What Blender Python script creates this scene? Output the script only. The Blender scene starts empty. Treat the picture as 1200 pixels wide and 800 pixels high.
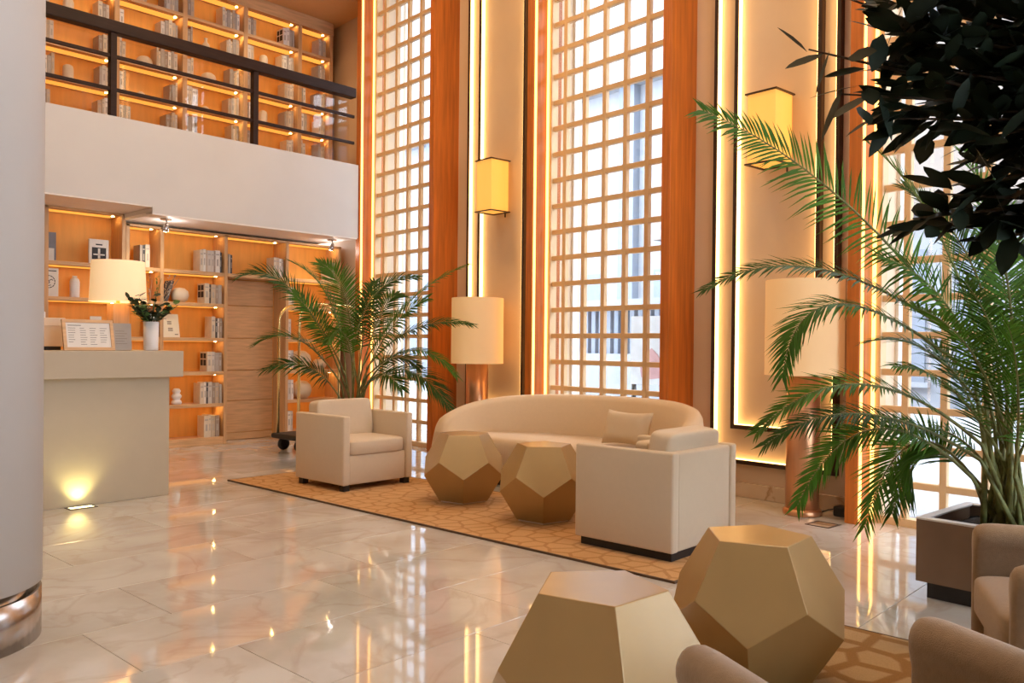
import bpy, bmesh, math, random
from mathutils import Vector, Matrix
R_ = math.radians
rng = random.Random(7)
S = bpy.context.scene
COL = S.collection

# ------------------------------------------------------------------ camera
YAW, PITCH, ROLL, FPX, CY = R_(47.362), R_(-0.4563), R_(0.5701), 987.35, 411.93
cam = bpy.data.cameras.new('camera'); camo = bpy.data.objects.new('camera', cam); COL.objects.link(camo)
fw = Vector((math.sin(YAW)*math.cos(PITCH), math.cos(YAW)*math.cos(PITCH), math.sin(PITCH)))
rt = Vector((math.cos(YAW), -math.sin(YAW), 0)); up = rt.cross(fw)
rt, up = rt*math.cos(ROLL)+up*math.sin(ROLL), -rt*math.sin(ROLL)+up*math.cos(ROLL)
m = Matrix((rt, up, -fw)).transposed().to_4x4(); m.translation = (0, 0, 1.25)
camo.matrix_world = m
cam.sensor_width = 36; cam.sensor_fit = 'HORIZONTAL'; cam.lens = FPX/1200*36; cam.shift_y = (CY-400)/1200
cam.clip_start = 0.05; cam.clip_end = 200
S.camera = camo

# ------------------------------------------------------------------ world, exposure
SKY = 9.0; LAMP = 1.0; LED = 1.0
w = bpy.data.worlds.new('sky'); S.world = w; w.use_nodes = True
bg = w.node_tree.nodes['Background']; bg.inputs[0].default_value = (0.79, 0.885, 1.0, 1); bg.inputs[1].default_value = SKY
S.view_settings.view_transform = 'Standard'; S.view_settings.look = 'None'
S.view_settings.gamma = 1; S.view_settings.use_curve_mapping = False
S.view_settings.exposure = 0.0
S.cycles.max_bounces = 10; S.cycles.diffuse_bounces = 5; S.cycles.glossy_bounces = 4; S.cycles.transmission_bounces = 6
S.cycles.transparent_max_bounces = 12; S.cycles.sample_clamp_indirect = 6; S.cycles.use_denoising = True
S.cycles.caustics_reflective = False; S.cycles.caustics_refractive = False

# ------------------------------------------------------------------ window-wall frame (rotated 5.61 deg from the rug and bookcases)
PH = R_(5.61)
def W(s, d, z=0.0): return Vector((s*math.sin(PH)+d*math.cos(PH), s*math.cos(PH)-d*math.sin(PH), z))

# ------------------------------------------------------------------ materials
MATS = {}
def mat(name, col, rough=0.6, metal=0.0, var=0.0, vscale=8.0, bump=0.0, bscale=60.0, stretch=None, coat=0.0, sheen=0.0, transl=0.0, emit=None, estr=0.0, spec=0.5):
    if name in MATS: return MATS[name]
    M = bpy.data.materials.new(name); M.use_nodes = True; nt = M.node_tree; N = nt.nodes; L = nt.links
    P = N['Principled BSDF']; P.inputs['Roughness'].default_value = rough; P.inputs['Metallic'].default_value = metal
    P.inputs['Base Color'].default_value = (*col, 1); P.inputs['Specular IOR Level'].default_value = spec
    if coat: P.inputs['Coat Weight'].default_value = coat; P.inputs['Coat Roughness'].default_value = 0.05
    if sheen: P.inputs['Sheen Weight'].default_value = sheen
    if emit: P.inputs['Emission Color'].default_value = (*emit, 1); P.inputs['Emission Strength'].default_value = estr
    tc = N.new('ShaderNodeTexCoord'); mp = N.new('ShaderNodeMapping'); L.new(tc.outputs['Object'], mp.inputs[0])
    if stretch: mp.inputs['Scale'].default_value = stretch
    if var:
        n = N.new('ShaderNodeTexNoise'); n.inputs['Scale'].default_value = vscale; n.inputs['Detail'].default_value = 4
        L.new(mp.outputs[0], n.inputs['Vector'])
        cr = N.new('ShaderNodeValToRGB'); cr.color_ramp.elements[0].position = 0.3; cr.color_ramp.elements[1].position = 0.7
        cr.color_ramp.elements[0].color = (*[max(0, c*(1-var)) for c in col], 1); cr.color_ramp.elements[1].color = (*[min(1, c*(1+var)) for c in col], 1)
        L.new(n.outputs['Fac'], cr.inputs[0]); L.new(cr.outputs[0], P.inputs['Base Color'])
    if bump:
        n2 = N.new('ShaderNodeTexNoise'); n2.inputs['Scale'].default_value = bscale; n2.inputs['Detail'].default_value = 3
        L.new(mp.outputs[0], n2.inputs['Vector'])
        b = N.new('ShaderNodeBump'); b.inputs['Strength'].default_value = bump; b.inputs['Distance'].default_value = 0.004
        L.new(n2.outputs['Fac'], b.inputs['Height']); L.new(b.outputs[0], P.inputs['Normal'])
    if transl:
        T = N.new('ShaderNodeBsdfTranslucent'); T.inputs[0].default_value = (*[min(1, c*1.6) for c in col], 1)
        mx = N.new('ShaderNodeMixShader'); mx.inputs[0].default_value = transl
        L.new(P.outputs[0], mx.inputs[1]); L.new(T.outputs[0], mx.inputs[2]); L.new(mx.outputs[0], N['Material Output'].inputs[0])
    MATS[name] = M; return M

def emat(name, col, s):
    if name in MATS: return MATS[name]
    M = bpy.data.materials.new(name); M.use_nodes = True; nt = M.node_tree; nt.nodes.clear()
    e = nt.nodes.new('ShaderNodeEmission'); e.inputs[0].default_value = (*col, 1); e.inputs[1].default_value = s
    o = nt.nodes.new('ShaderNodeOutputMaterial'); nt.links.new(e.outputs[0], o.inputs[0])
    MATS[name] = M; return M

def glass(name, tint=(1, 1, 1), refl=1.0):
    M = bpy.data.materials.new(name); M.use_nodes = True; nt = M.node_tree; nt.nodes.clear()
    t = nt.nodes.new('ShaderNodeBsdfTransparent'); t.inputs[0].default_value = (*tint, 1)
    g = nt.nodes.new('ShaderNodeBsdfGlossy'); g.inputs['Roughness'].default_value = 0.02
    lw = nt.nodes.new('ShaderNodeLayerWeight'); lw.inputs[0].default_value = 0.5
    pw = nt.nodes.new('ShaderNodeMath'); pw.operation = 'POWER'; pw.inputs[1].default_value = 4.0; nt.links.new(lw.outputs['Facing'], pw.inputs[0])
    f = nt.nodes.new('ShaderNodeMath'); f.operation = 'MULTIPLY_ADD'; f.inputs[1].default_value = 0.8*refl; f.inputs[2].default_value = 0.03*refl; nt.links.new(pw.outputs[0], f.inputs[0])
    mx = nt.nodes.new('ShaderNodeMixShader'); o = nt.nodes.new('ShaderNodeOutputMaterial')
    nt.links.new(f.outputs[0], mx.inputs[0]); nt.links.new(t.outputs[0], mx.inputs[1]); nt.links.new(g.outputs[0], mx.inputs[2]); nt.links.new(mx.outputs[0], o.inputs[0])
    return M

def marble(name, base, vein, rough=0.05, scale=1.0):
    M = bpy.data.materials.new(name); M.use_nodes = True; nt = M.node_tree; N = nt.nodes; L = nt.links; P = N['Principled BSDF']
    tc = N.new('ShaderNodeTexCoord'); oi = N.new('ShaderNodeObjectInfo')
    ad = N.new('ShaderNodeVectorMath'); ad.operation = 'ADD'
    ml = N.new('ShaderNodeMath'); ml.operation = 'MULTIPLY'; ml.inputs[1].default_value = 57.0
    L.new(oi.outputs['Random'], ml.inputs[0]); L.new(tc.outputs['Object'], ad.inputs[0]); L.new(ml.outputs[0], ad.inputs[1])
    wv = N.new('ShaderNodeTexNoise'); wv.inputs['Scale'].default_value = 1.3*scale; wv.inputs['Detail'].default_value = 7; wv.inputs['Distortion'].default_value = 1.2
    L.new(ad.outputs[0], wv.inputs['Vector'])
    sb = N.new('ShaderNodeMath'); sb.operation = 'SUBTRACT'; sb.inputs[1].default_value = 0.5; L.new(wv.outputs['Fac'], sb.inputs[0])
    ab = N.new('ShaderNodeMath'); ab.operation = 'ABSOLUTE'; L.new(sb.outputs[0], ab.inputs[0])
    cr = N.new('ShaderNodeValToRGB'); cr.color_ramp.elements[0].position = 0.0; cr.color_ramp.elements[0].color = (*vein, 1)
    cr.color_ramp.elements[1].position = 0.035; cr.color_ramp.elements[1].color = (*base, 1)
    L.new(ab.outputs[0], cr.inputs[0])
    n2 = N.new('ShaderNodeTexNoise'); n2.inputs['Scale'].default_value = 2.2*scale; n2.inputs['Detail'].default_value = 5; L.new(ad.outputs[0], n2.inputs['Vector'])
    cr2 = N.new('ShaderNodeValToRGB'); cr2.color_ramp.elements[0].position = 0.35; cr2.color_ramp.elements[0].color = (0.84, 0.80, 0.76, 1)
    cr2.color_ramp.elements[1].position = 0.62; cr2.color_ramp.elements[1].color = (1, 1, 1, 1); L.new(n2.outputs['Fac'], cr2.inputs[0])
    mx = N.new('ShaderNodeMixRGB'); mx.blend_type = 'MULTIPLY'; mx.inputs[0].default_value = 1; L.new(cr.outputs[0], mx.inputs[1]); L.new(cr2.outputs[0], mx.inputs[2])
    L.new(mx.outputs[0], P.inputs['Base Color']); P.inputs['Roughness'].default_value = rough; P.inputs['Specular IOR Level'].default_value = 0.6
    P.inputs['Coat Weight'].default_value = 0.35; P.inputs['Coat Roughness'].default_value = 0.03
    return M

def rugmat(name, base, line, scale, width):
    M = bpy.data.materials.new(name); M.use_nodes = True; nt = M.node_tree; N = nt.nodes; L = nt.links; P = N['Principled BSDF']
    tc = N.new('ShaderNodeTexCoord'); v = N.new('ShaderNodeTexVoronoi'); v.voronoi_dimensions = '2D'; v.feature = 'DISTANCE_TO_EDGE'; v.inputs['Scale'].default_value = scale; v.inputs['Randomness'].default_value = 0.75
    L.new(tc.outputs['Object'], v.inputs['Vector'])
    cr = N.new('ShaderNodeValToRGB'); cr.color_ramp.elements[0].position = width*0.75; cr.color_ramp.elements[0].color = (*line, 1)
    cr.color_ramp.elements[1].position = width*1.3; cr.color_ramp.elements[1].color = (*base, 1); L.new(v.outputs['Distance'], cr.inputs[0])
    n = N.new('ShaderNodeTexNoise'); n.inputs['Scale'].default_value = 220; L.new(tc.outputs['Object'], n.inputs['Vector'])
    c2 = N.new('ShaderNodeValToRGB'); c2.color_ramp.elements[0].color = (0.7, 0.7, 0.7, 1); c2.color_ramp.elements[1].color = (1.15, 1.15, 1.15, 1); L.new(n.outputs['Fac'], c2.inputs[0])
    mx = N.new('ShaderNodeMixRGB'); mx.blend_type = 'MULTIPLY'; mx.inputs[0].default_value = 1; L.new(cr.outputs[0], mx.inputs[1]); L.new(c2.outputs[0], mx.inputs[2])
    L.new(mx.outputs[0], P.inputs['Base Color']); P.inputs['Roughness'].default_value = 0.95; P.inputs['Specular IOR Level'].default_value = 0.1
    b = N.new('ShaderNodeBump'); b.inputs['Strength'].default_value = 0.5; b.inputs['Distance'].default_value = 0.003; L.new(n.outputs['Fac'], b.inputs['Height']); L.new(b.outputs[0], P.inputs['Normal'])
    return M

WARM = (1.0, 0.60, 0.25)
m_wall = mat('panel plaster', (0.70, 0.54, 0.38), 0.7, var=0.04, vscale=2, bump=0.1)
m_plain = mat('wall plaster', (0.72, 0.62, 0.52), 0.75, var=0.03, vscale=2)
m_white = mat('white plaster', (0.60, 0.56, 0.525), 0.65, var=0.02, vscale=2)
m_fascia = mat('fascia plaster', (0.61, 0.615, 0.615), 0.6, var=0.03, vscale=1.5)
m_gceil = mat('gallery ceiling spill tint', (0.80, 0.50, 0.24), 0.8, var=0.02)  # orange spill from the shelf lights is put into this colour
m_ceil = mat('ceiling paint', (0.72, 0.60, 0.48), 0.8, var=0.02)
m_fin = mat('orange veneer', (0.54, 0.15, 0.018), 0.45, var=0.22, vscale=5, stretch=(6, 6, 0.35))
m_oak = mat('oak veneer', (0.66, 0.40, 0.20), 0.5, var=0.15, vscale=6, stretch=(0.6, 6, 6))
m_oakv = mat('oak stile', (0.62, 0.37, 0.18), 0.5, var=0.15, vscale=6, stretch=(6, 6, 0.5))
m_back = mat('amber shelf back', (0.84, 0.42, 0.085), 0.55, var=0.08, vscale=4, stretch=(4, 4, 0.5))
m_lat = mat('lattice paint', (0.70, 0.49, 0.27), 0.55, var=0.04)
m_dark = mat('bronze frame', (0.045, 0.022, 0.012), 0.4, metal=0.3, var=0.1)
m_brown = mat('brown rail', (0.024, 0.010, 0.007), 0.5, var=0.25, vscale=12, stretch=(0.4, 4, 4), spec=0.25)
m_black = mat('black base', (0.012, 0.011, 0.011), 0.5, var=0.2)
m_led = emat('warm light strip', (1.0, 0.57, 0.20), 6.0*LED)
m_ledf = emat('window edge light strip', (1.0, 0.54, 0.14), 4.5*LED)
m_shglow = emat('shelf underside glow', (1.0, 0.37, 0.055), 1.4*LED)  # wide glowing band, stands in for shelf undersides lit by bounce
m_puck = emat('shelf puck light', (1.0, 0.60, 0.18), 130.0*LED)
m_steel = mat('brushed steel', (0.52, 0.47, 0.44), 0.22, metal=1.0, var=0.3, vscale=9, stretch=(1, 1, 0.05))
m_brass = mat('polished brass', (0.83, 0.62, 0.27), 0.15, metal=1.0, var=0.05)
m_copper = mat('copper column', (0.60, 0.30, 0.15), 0.3, metal=0.75, var=0.12, vscale=4, stretch=(5, 5, 0.3))
m_cream = mat('cream upholstery', (0.65, 0.535, 0.385), 0.85, var=0.012, vscale=30, bump=0.25, bscale=350, sheen=0.2)
m_sofa = mat('sofa boucle', (0.70, 0.55, 0.37), 0.9, var=0.015, vscale=40, bump=0.35, bscale=260, sheen=0.3)
m_tan = mat('tan wool upholstery', (0.30, 0.205, 0.12), 0.92, var=0.08, vscale=60, bump=0.5, bscale=400, sheen=0.35)
m_gold = mat('champagne lacquer', (0.42, 0.275, 0.105), 0.34, metal=0.35, var=0.03, coat=0.6)
m_gold.node_tree.nodes['Principled BSDF'].inputs['Coat Roughness'].default_value = 0.22
m_desk = mat('desk lacquer', (0.48, 0.395, 0.275), 0.5, var=0.02)
m_shade = mat('lamp shade fabric', (0.78, 0.58, 0.34), 0.9, emit=(1.0, 0.52, 0.18), estr=0.27*LAMP, bump=0.1, bscale=200)
m_sconce = mat('sconce parchment', (0.75, 0.42, 0.12), 0.8, emit=(1.0, 0.46, 0.08), estr=0.75*LAMP)
m_dshade = mat('desk lamp shade fabric', (0.9, 0.72, 0.48), 0.9, emit=(1.0, 0.66, 0.32), estr=0.5*LAMP, bump=0.1, bscale=200)
m_palm = mat('palm green', (0.055, 0.145, 0.014), 0.5, var=0.35, vscale=5, transl=0.28, spec=0.25)
m_palmd = mat('palm dark green', (0.032, 0.085, 0.012), 0.5, var=0.3, vscale=5, transl=0.22, spec=0.25)
m_cane = mat('palm cane', (0.16, 0.17, 0.05), 0.6, var=0.4, vscale=20)
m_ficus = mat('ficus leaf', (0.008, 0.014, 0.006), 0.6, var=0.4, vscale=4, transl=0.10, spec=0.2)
m_bark = mat('bark', (0.05, 0.035, 0.022), 0.9, var=0.4, vscale=30, bump=0.6)
m_soil = mat('soil', (0.02, 0.014, 0.01), 0.95, var=0.5, vscale=60, bump=1.0, bscale=80)
m_rim = mat('pale metal rim', (0.62, 0.60, 0.57), 0.35, metal=0.4, var=0.05)
m_planter = mat('bronze planter', (0.22, 0.14, 0.09), 0.35, metal=0.5, var=0.12, vscale=3)
m_floor = marble('polished marble', (0.66, 0.64, 0.60), (0.60, 0.555, 0.50))
m_skirt = marble('marble skirting', (0.70, 0.57, 0.43), (0.45, 0.30, 0.18), 0.2)
m_rug1 = rugmat('trellis rug', (0.60, 0.35, 0.16), (0.46, 0.245, 0.10), 7.0, 0.08)
m_rug2 = rugmat('brown line rug', (0.46, 0.31, 0.16), (0.31, 0.17, 0.065), 5.5, 0.13)
m_glass = glass('window glass', (0.96, 0.98, 1.0)); m_glass2 = glass('balustrade glass', (0.99, 0.98, 0.97))
m_paper = mat('paper', (0.78, 0.74, 0.68), 0.8, var=0.03)
m_ink = mat('ink', (0.03, 0.03, 0.035), 0.7, var=0.1)
m_cer = mat('cream ceramic', (0.75, 0.64, 0.50), 0.5, var=0.05)
m_wht = mat('white ceramic', (0.82, 0.80, 0.78), 0.35, var=0.02)

# ------------------------------------------------------------------ mesh builder
class MB:
    def __init__(s): s.v = []; s.f = []; s.mi = []; s.sm = []
    def add(s, vs, fs, mi=0, smooth=False):
        o = len(s.v); s.v += [tuple(v) for v in vs]; s.f += [tuple(i+o for i in f) for f in fs]; s.mi += [mi]*len(fs); s.sm += [smooth]*len(fs); return s
    def box(s, x0, x1, y0, y1, z0, z1, mi=0, M=None):
        vs = [Vector((x, y, z)) for z in (z0, z1) for y in (y0, y1) for x in (x0, x1)]
        if M is not None: vs = [M @ v for v in vs]
        return s.add(vs, [(0, 2, 3, 1), (4, 5, 7, 6), (0, 1, 5, 4), (2, 6, 7, 3), (0, 4, 6, 2), (1, 3, 7, 5)], mi)
    def lathe(s, prof, n=24, c=(0, 0, 0), mi=0, smooth=True, M=None, capb=True, capt=True):
        vs = []
        for r, z in prof:
            for i in range(n):
                a = 2*math.pi*i/n; vs.append(Vector((c[0]+r*math.cos(a), c[1]+r*math.sin(a), c[2]+z)))
        if M is not None: vs = [M @ v for v in vs]
        fs = []
        for k in range(len(prof)-1):
            for i in range(n):
                j = (i+1) % n; fs.append((k*n+i, k*n+j, (k+1)*n+j, (k+1)*n+i))
        s.add(vs, fs, mi, smooth)
        o = len(s.v)-len(vs)
        if capb: s.f.append(tuple(o+i for i in reversed(range(n)))); s.mi.append(mi); s.sm.append(False)
        if capt: s.f.append(tuple(o+(len(prof)-1)*n+i for i in range(n))); s.mi.append(mi); s.sm.append(False)
        return s
    def tube(s, pts, rad, n=8, mi=0):
        pts = [Vector(p) for p in pts]; rs = rad if isinstance(rad, (list, tuple)) else [rad]*len(pts)
        vs = []; ref = None
        for i, p in enumerate(pts):
            t = (pts[min(i+1, len(pts)-1)]-pts[max(i-1, 0)]).normalized()
            if ref is None: ref = Vector((0, 0, 1)) if abs(t.z) < 0.9 else Vector((1, 0, 0))
            a = t.cross(ref).normalized(); b = a.cross(t).normalized(); ref = b
            for k in range(n):
                an = 2*math.pi*k/n; vs.append(p+(a*math.cos(an)+b*math.sin(an))*rs[i])
        fs = [(i*n+k, i*n+(k+1) % n, (i+1)*n+(k+1) % n, (i+1)*n+k) for i in range(len(pts)-1) for k in range(n)]
        s.add(vs, fs, mi, True)
        o = len(s.v)-len(vs); L = (len(pts)-1)*n
        s.f += [tuple(o+k for k in range(n)), tuple(o+L+k for k in reversed(range(n)))]; s.mi += [mi, mi]; s.sm += [False, False]
        return s
    def grid(s, rows, mi=0, smooth=True, closeu=False, closev=False):
        nr = len(rows); nc = len(rows[0]); vs = [p for r in rows for p in r]; fs = []
        for i in range(nr if closev else nr-1):
            for j in range(nc if closeu else nc-1):
                i2 = (i+1) % nr; j2 = (j+1) % nc; fs.append((i*nc+j, i*nc+j2, i2*nc+j2, i2*nc+j))
        return s.add(vs, fs, mi, smooth)
    def mesh(s, name):
        me = bpy.data.meshes.new(name); me.from_pydata(s.v, [], s.f)
        for i, p in enumerate(me.polygons): p.material_index = s.mi[i]; p.use_smooth = s.sm[i]
        me.update(); return me

def fixn(me):
    bm = bmesh.new(); bm.from_mesh(me); bmesh.ops.recalc_face_normals(bm, faces=bm.faces); bm.to_mesh(me); bm.free()

def obj(name, mb, mats, parent=None, loc=(0, 0, 0), rz=0.0, bevel=0, segs=2, smooth=False, rot=None, norm=True):
    me = mb if isinstance(mb, bpy.types.Mesh) else mb.mesh(name)
    if not isinstance(mb, bpy.types.Mesh):
        if norm: fixn(me)
        if bevel:
            bm = bmesh.new(); bm.from_mesh(me)
            es = [e for e in bm.edges if len(e.link_faces) == 2 and e.calc_face_angle(0) > 0.6]
            bmesh.ops.bevel(bm, geom=es, offset=bevel, segments=segs, profile=0.5, affect='EDGES', clamp_overlap=True)
            bm.to_mesh(me); bm.free()
            if smooth:
                for p in me.polygons: p.use_smooth = True
        for mt in (mats if isinstance(mats, (list, tuple)) else [mats]): me.materials.append(mt)
    o = bpy.data.objects.new(name, me); COL.objects.link(o)
    if parent is not None: o.parent = parent
    o.location = loc
    o.rotation_euler = rot if rot is not None else (0, 0, rz)
    return o
def bx(*a): return MB().box(*a)
def tag(o, label=None, cat=None, group=None, kind=None):
    if label: o['label'] = label
    if cat: o['category'] = cat
    if group: o['group'] = group
    if kind: o['kind'] = kind
    return o
def thing(name, label, cat, loc=(0, 0, 0), rz=0.0, group=None):
    o = bpy.data.objects.new(name, None); o.empty_display_size = 0.1; COL.objects.link(o); o.location = loc; o.rotation_euler = (0, 0, rz)
    return tag(o, label, cat, group)
def struct(name, mb, m, **k): return tag(obj(name, mb, m, **k), kind='structure')
def copy_tree(o, parent=None, mats=None):
    c = o.copy(); COL.objects.link(c); c.parent = parent
    for ch in list(o.children): copy_tree(ch, c)
    return c
def light(name, kind, loc, power, col, parent=None, size=0.1, rot=(0, 0, 0), spot=None, blend=0.5):
    l = bpy.data.lights.new(name, kind); l.energy = power; l.color = col
    if kind == 'AREA': l.size = size
    else: l.shadow_soft_size = size
    if spot: l.spot_size = spot; l.spot_blend = blend
    o = bpy.data.objects.new(name, l); COL.objects.link(o); o.location = loc; o.rotation_euler = rot
    if parent is not None: o.parent = parent
    return o
# ------------------------------------------------------------------ floor
HALL_Z = 6.6
struct('floor', bx(-5.0, 8.6, -6.0, 10.6, -0.2, -0.004), m_floor)
floor = bpy.data.objects['floor']
tile_me = None
for k in range(-10, 12):
    y0 = 3.76+0.59*k; off = 1.79 if k % 2 == 0 else 1.40
    for j in range(-3, 6):
        x0 = off+1.18*j
        c = Vector((x0+0.59, y0+0.295, 0)); d = c.x*math.cos(PH)-c.y*math.sin(PH)
        if d > 6.55 or c.x < -1.2 or (c.x+c.y) < 0.2 or y0 > 9.75: continue
        if tile_me is None:
            t = obj('tile', bx(-0.5885, 0.5885, -0.2935, 0.2935, -0.012, 0.0), m_floor, floor, c, bevel=0.0012, segs=1); tile_me = t.data
        else:
            t = bpy.data.objects.new('tile', tile_me); COL.objects.link(t); t.parent = floor; t.location = c

# ------------------------------------------------------------------ window wall (local x = depth d, local y = run s)
WIN = [(7.98, 9.495), (4.585, 6.21), (1.185, 2.81), (-2.215, -0.59)]
FT = 0.095
mbw = MB()
edges = [11.4]+[e for a, b in WIN for e in (b, a)]+[-6.2]
for i in range(0, len(edges), 2): mbw.box(6.16, 6.5, edges[i+1], edges[i], 0, HALL_Z)
for a, b in WIN: mbw.box(6.16, 6.5, a, b, 6.25, HALL_Z)
wall_right = struct('wall_right', mbw, m_wall, rz=-PH)
for i, (a, b) in enumerate(WIN):
    for j, (f0, f1) in enumerate(((a-FT, a), (b, b+FT))):
        fin = struct('trim_%d' % (2*i+j+1), bx(5.8, 6.2, f0, f1, 0, HALL_Z), m_fin, rz=-PH, bevel=0.004, segs=1)
        if j == 1:
            obj('light_strip', bx(5.815, 5.838, b-0.010, b, 0.02, 6.4), m_ledf, fin)
            obj('light_strip', bx(5.985, 6.010, b-0.022, b, 0.02, 6.4), m_ledf, fin)
    # lattice screen in front of the glass
    fr = MB(); fr.box(6.0, 6.09, a, a+0.03, 0, 6.3); fr.box(6.0, 6.09, b-0.06, b, 0, 6.3); fr.box(6.0, 6.09, a, b, 0, 0.055); fr.box(6.0, 6.09, a, b, 6.22, 6.3)
    win = struct('window_%d' % (i+1), fr, m_lat, rz=-PH)
    vb = None; s = b-0.226
    while s > a+0.06:
        if vb is None: o = obj('lattice_bar', bx(6.02, 6.07, -0.024, 0.024, 0.05, 6.25), m_lat, win, (0, s, 0), bevel=0.004, segs=1); vb = o.data
        else: o = bpy.data.objects.new('lattice_bar', vb); COL.objects.link(o); o.parent = win; o.location = (0, s, 0)
        s -= 0.263
    hb = None
    for k in range(-2, 21):
        z = 0.82+0.263*k
        if hb is None: o = obj('lattice_bar', bx(6.022, 6.068, a+0.02, b-0.02, -0.024, 0.024), m_lat, win, (0, 0, z), bevel=0.004, segs=1); hb = o.data
        else: o = bpy.data.objects.new('lattice_bar', hb); COL.objects.link(o); o.parent = win; o.location = (0, 0, z)
    obj('glass_pane', bx(6.40, 6.412, a, b, 0.0, 6.25), m_glass, win)
    of = MB(); n = 1
    for q in range(n+1):
        c = a+(b-a)*q/n; of.box(6.37, 6.44, max(a, c-0.025), min(b, c+0.025), 0, 6.25)
    obj('outer_frame', of, m_wht, win)

# double frames with light strips on the wall bays
tn = 20
for off in (0.0, 3.385):
    for (s0, s1, z0, z1) in ((3.13, 4.271, 0.275, 6.3), (3.285, 4.07, 0.565, 6.1)):
        t = 0.036; mf = MB(); a, b = s0+off, s1+off
        mf.box(6.105, 6.16, b-t, b, z0, z1); mf.box(6.105, 6.16, a, a+t, z0, z1); mf.box(6.105, 6.16, a+t, b-t, z0, z0+t); mf.box(6.105, 6.16, a+t, b-t, z1-t, z1)
        f = struct('trim_%d' % tn, mf, m_dark, rz=-PH, bevel=0.003, segs=1); tn += 1
        obj('light_strip', bx(6.112, 6.158, b-t-0.006, b-t, z0+t, z1-t), m_led, f)
        obj('light_strip', bx(6.112, 6.158, a+t, a+t+0.006, z0+t, z1-t), m_led, f)
        obj('light_strip', bx(6.112, 6.158, a+t+0.01, b-t-0.01, z0+t, z0+t+0.006), m_led, f)
for i, (a, b) in enumerate(((2.905, 4.49), (6.305, 7.885), (-0.495, 1.09))):
    struct('baseboard_right_%d' % (i+1), bx(6.13, 6.16, a, b, 0, 0.12), m_skirt, rz=-PH, bevel=0.003, segs=1)

# ------------------------------------------------------------------ back walls, balcony, ceilings, remaining shell
struct('wall_back', bx(-5.0, 7.30, 9.95, 10.3, 0, 2.6), m_back)
bal = MB(); pf_ = [(-5.0, 2.69), (4.0, 2.69), (4.0, 2.615), (6.69, 2.615), (6.69, 3.56), (-5.0, 3.56)]
bal.add([(x, y, z) for y in (8.9, 9.06) for x, z in pf_], [(0, 1, 2, 3, 4, 5), (11, 10, 9, 8, 7, 6)]+[(i, (i+1) % 6, 6+(i+1) % 6, 6+i) for i in range(6)]); bal.box(-5.0, 4.0, 9.06, 10.45, 2.70, 2.85); bal.box(4.0, 6.66, 9.06, 10.45, 2.63, 2.85)
struct('balcony', bal, m_fascia)
struct('ceiling_soffit', MB().box(4.0, 6.68, 8.902, 9.95, 2.60, 2.629).box(-5.0, 3.998, 8.902, 9.95, 2.675, 2.689), m_wht)
struct('floor_gallery', bx(-5.0, 6.66, 9.06, 10.0, 2.85, 2.87), m_oak)
struct('wall_back_upper', bx(-5.0, 7.4, 10.3, 10.5, 2.85, HALL_Z), m_plain)
gc = MB(); gc.box(-5.0, 7.25, 8.9, 10.4, 5.77, 5.9); gc.box(-5.0, 6.69, 8.9, 9.0, 5.9, HALL_Z)
struct('ceiling_gallery', gc, m_gceil)
struct('ceiling', bx(-5.0, 8.6, -6.0, 10.6, HALL_Z, HALL_Z+0.2), m_ceil)
struct('wall_left', bx(-5.0, -4.8, -6.0, 10.5, 0, HALL_Z), m_plain)
wf = MB()
fill_openings = [(0.4, 2.9), (3.5, 6.0)]  # unseen, placed to let cool daylight fill in from behind the camera
xs = [-5.0]+[e for o in fill_openings for e in o]+[6.6]
for i in range(0, len(xs), 2): wf.box(xs[i], xs[i+1], -6.0, -5.7, 0, HALL_Z)
for a, b in fill_openings: wf.box(a, b, -6.0, -5.7, 5.6, HALL_Z)
struct('wall_front', wf, m_plain)
for i, (a, b) in enumerate(fill_openings):
    fr = MB(); fr.box(a, a+0.06, -5.88, -5.8, 0, 5.6); fr.box(b-0.06, b, -5.88, -5.8, 0, 5.6); fr.box((a+b)/2-0.03, (a+b)/2+0.03, -5.88, -5.8, 0, 5.6)
    for z in (0, 2.4, 5.54): fr.box(a, b, -5.88, -5.8, z, z+0.06)
    wn_ = struct('window_%d' % (i+5), fr, m_dark); obj('glass_pane', bx(a, b, -5.85, -5.84, 0, 5.6), m_glass, wn_)  # glazing of the added daylight openings

# fill lamps added on the unseen hall ceiling, built as round fittings
for i, (x, y) in enumerate(((1.2, 1.2), (4.3, 1.2), (1.2, 4.2), (4.3, 4.2), (1.5, 7.2), (4.5, 7.2))):
    t = thing('fill_lamp', 'added round fill lamp with brass rim, out of view on hall ceiling', 'ceiling light', (x, y, HALL_Z), 0, 'added fill lamps on the hall ceiling')
    obj('rim', MB().lathe([(0.22, -0.03), (0.25, -0.03), (0.25, 0.0), (0.22, 0.0), (0.22, -0.03)], 28, capb=False, capt=False), m_brass, t)
    obj('diffuser', MB().lathe([(0.215, -0.02), (0.215, -0.005)], 28), emat('ceiling diffuser', (1, 0.82, 0.6), 3.0), t)
    light('lamp_light', 'AREA', (0, 0, -0.035), (62 if x > 4 else 18)*LAMP, (1.0, 0.63, 0.29) if x > 4 else (1.0, 0.88, 0.74), t, 0.42).data.shape = 'DISK'
gl = thing('gallery_downlight', 'small round downlight in the gallery ceiling above bookcase', 'ceiling light', (6.05, 9.45, 5.77))
obj('rim', MB().lathe([(0.035, -0.012), (0.05, -0.012), (0.05, 0.0), (0.035, 0.0), (0.035, -0.012)], 20, capb=False, capt=False), m_white, gl)
obj('diffuser', MB().lathe([(0.034, -0.008), (0.034, -0.002)], 20), emat('downlight glow', (1, 0.9, 0.75), 20.0), gl)
light('downlight_light', 'SPOT', (0, 0, -0.02), 40*LAMP, (1, 0.75, 0.45), gl, 0.04, (0, 0, 0), R_(120), 0.8)

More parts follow.
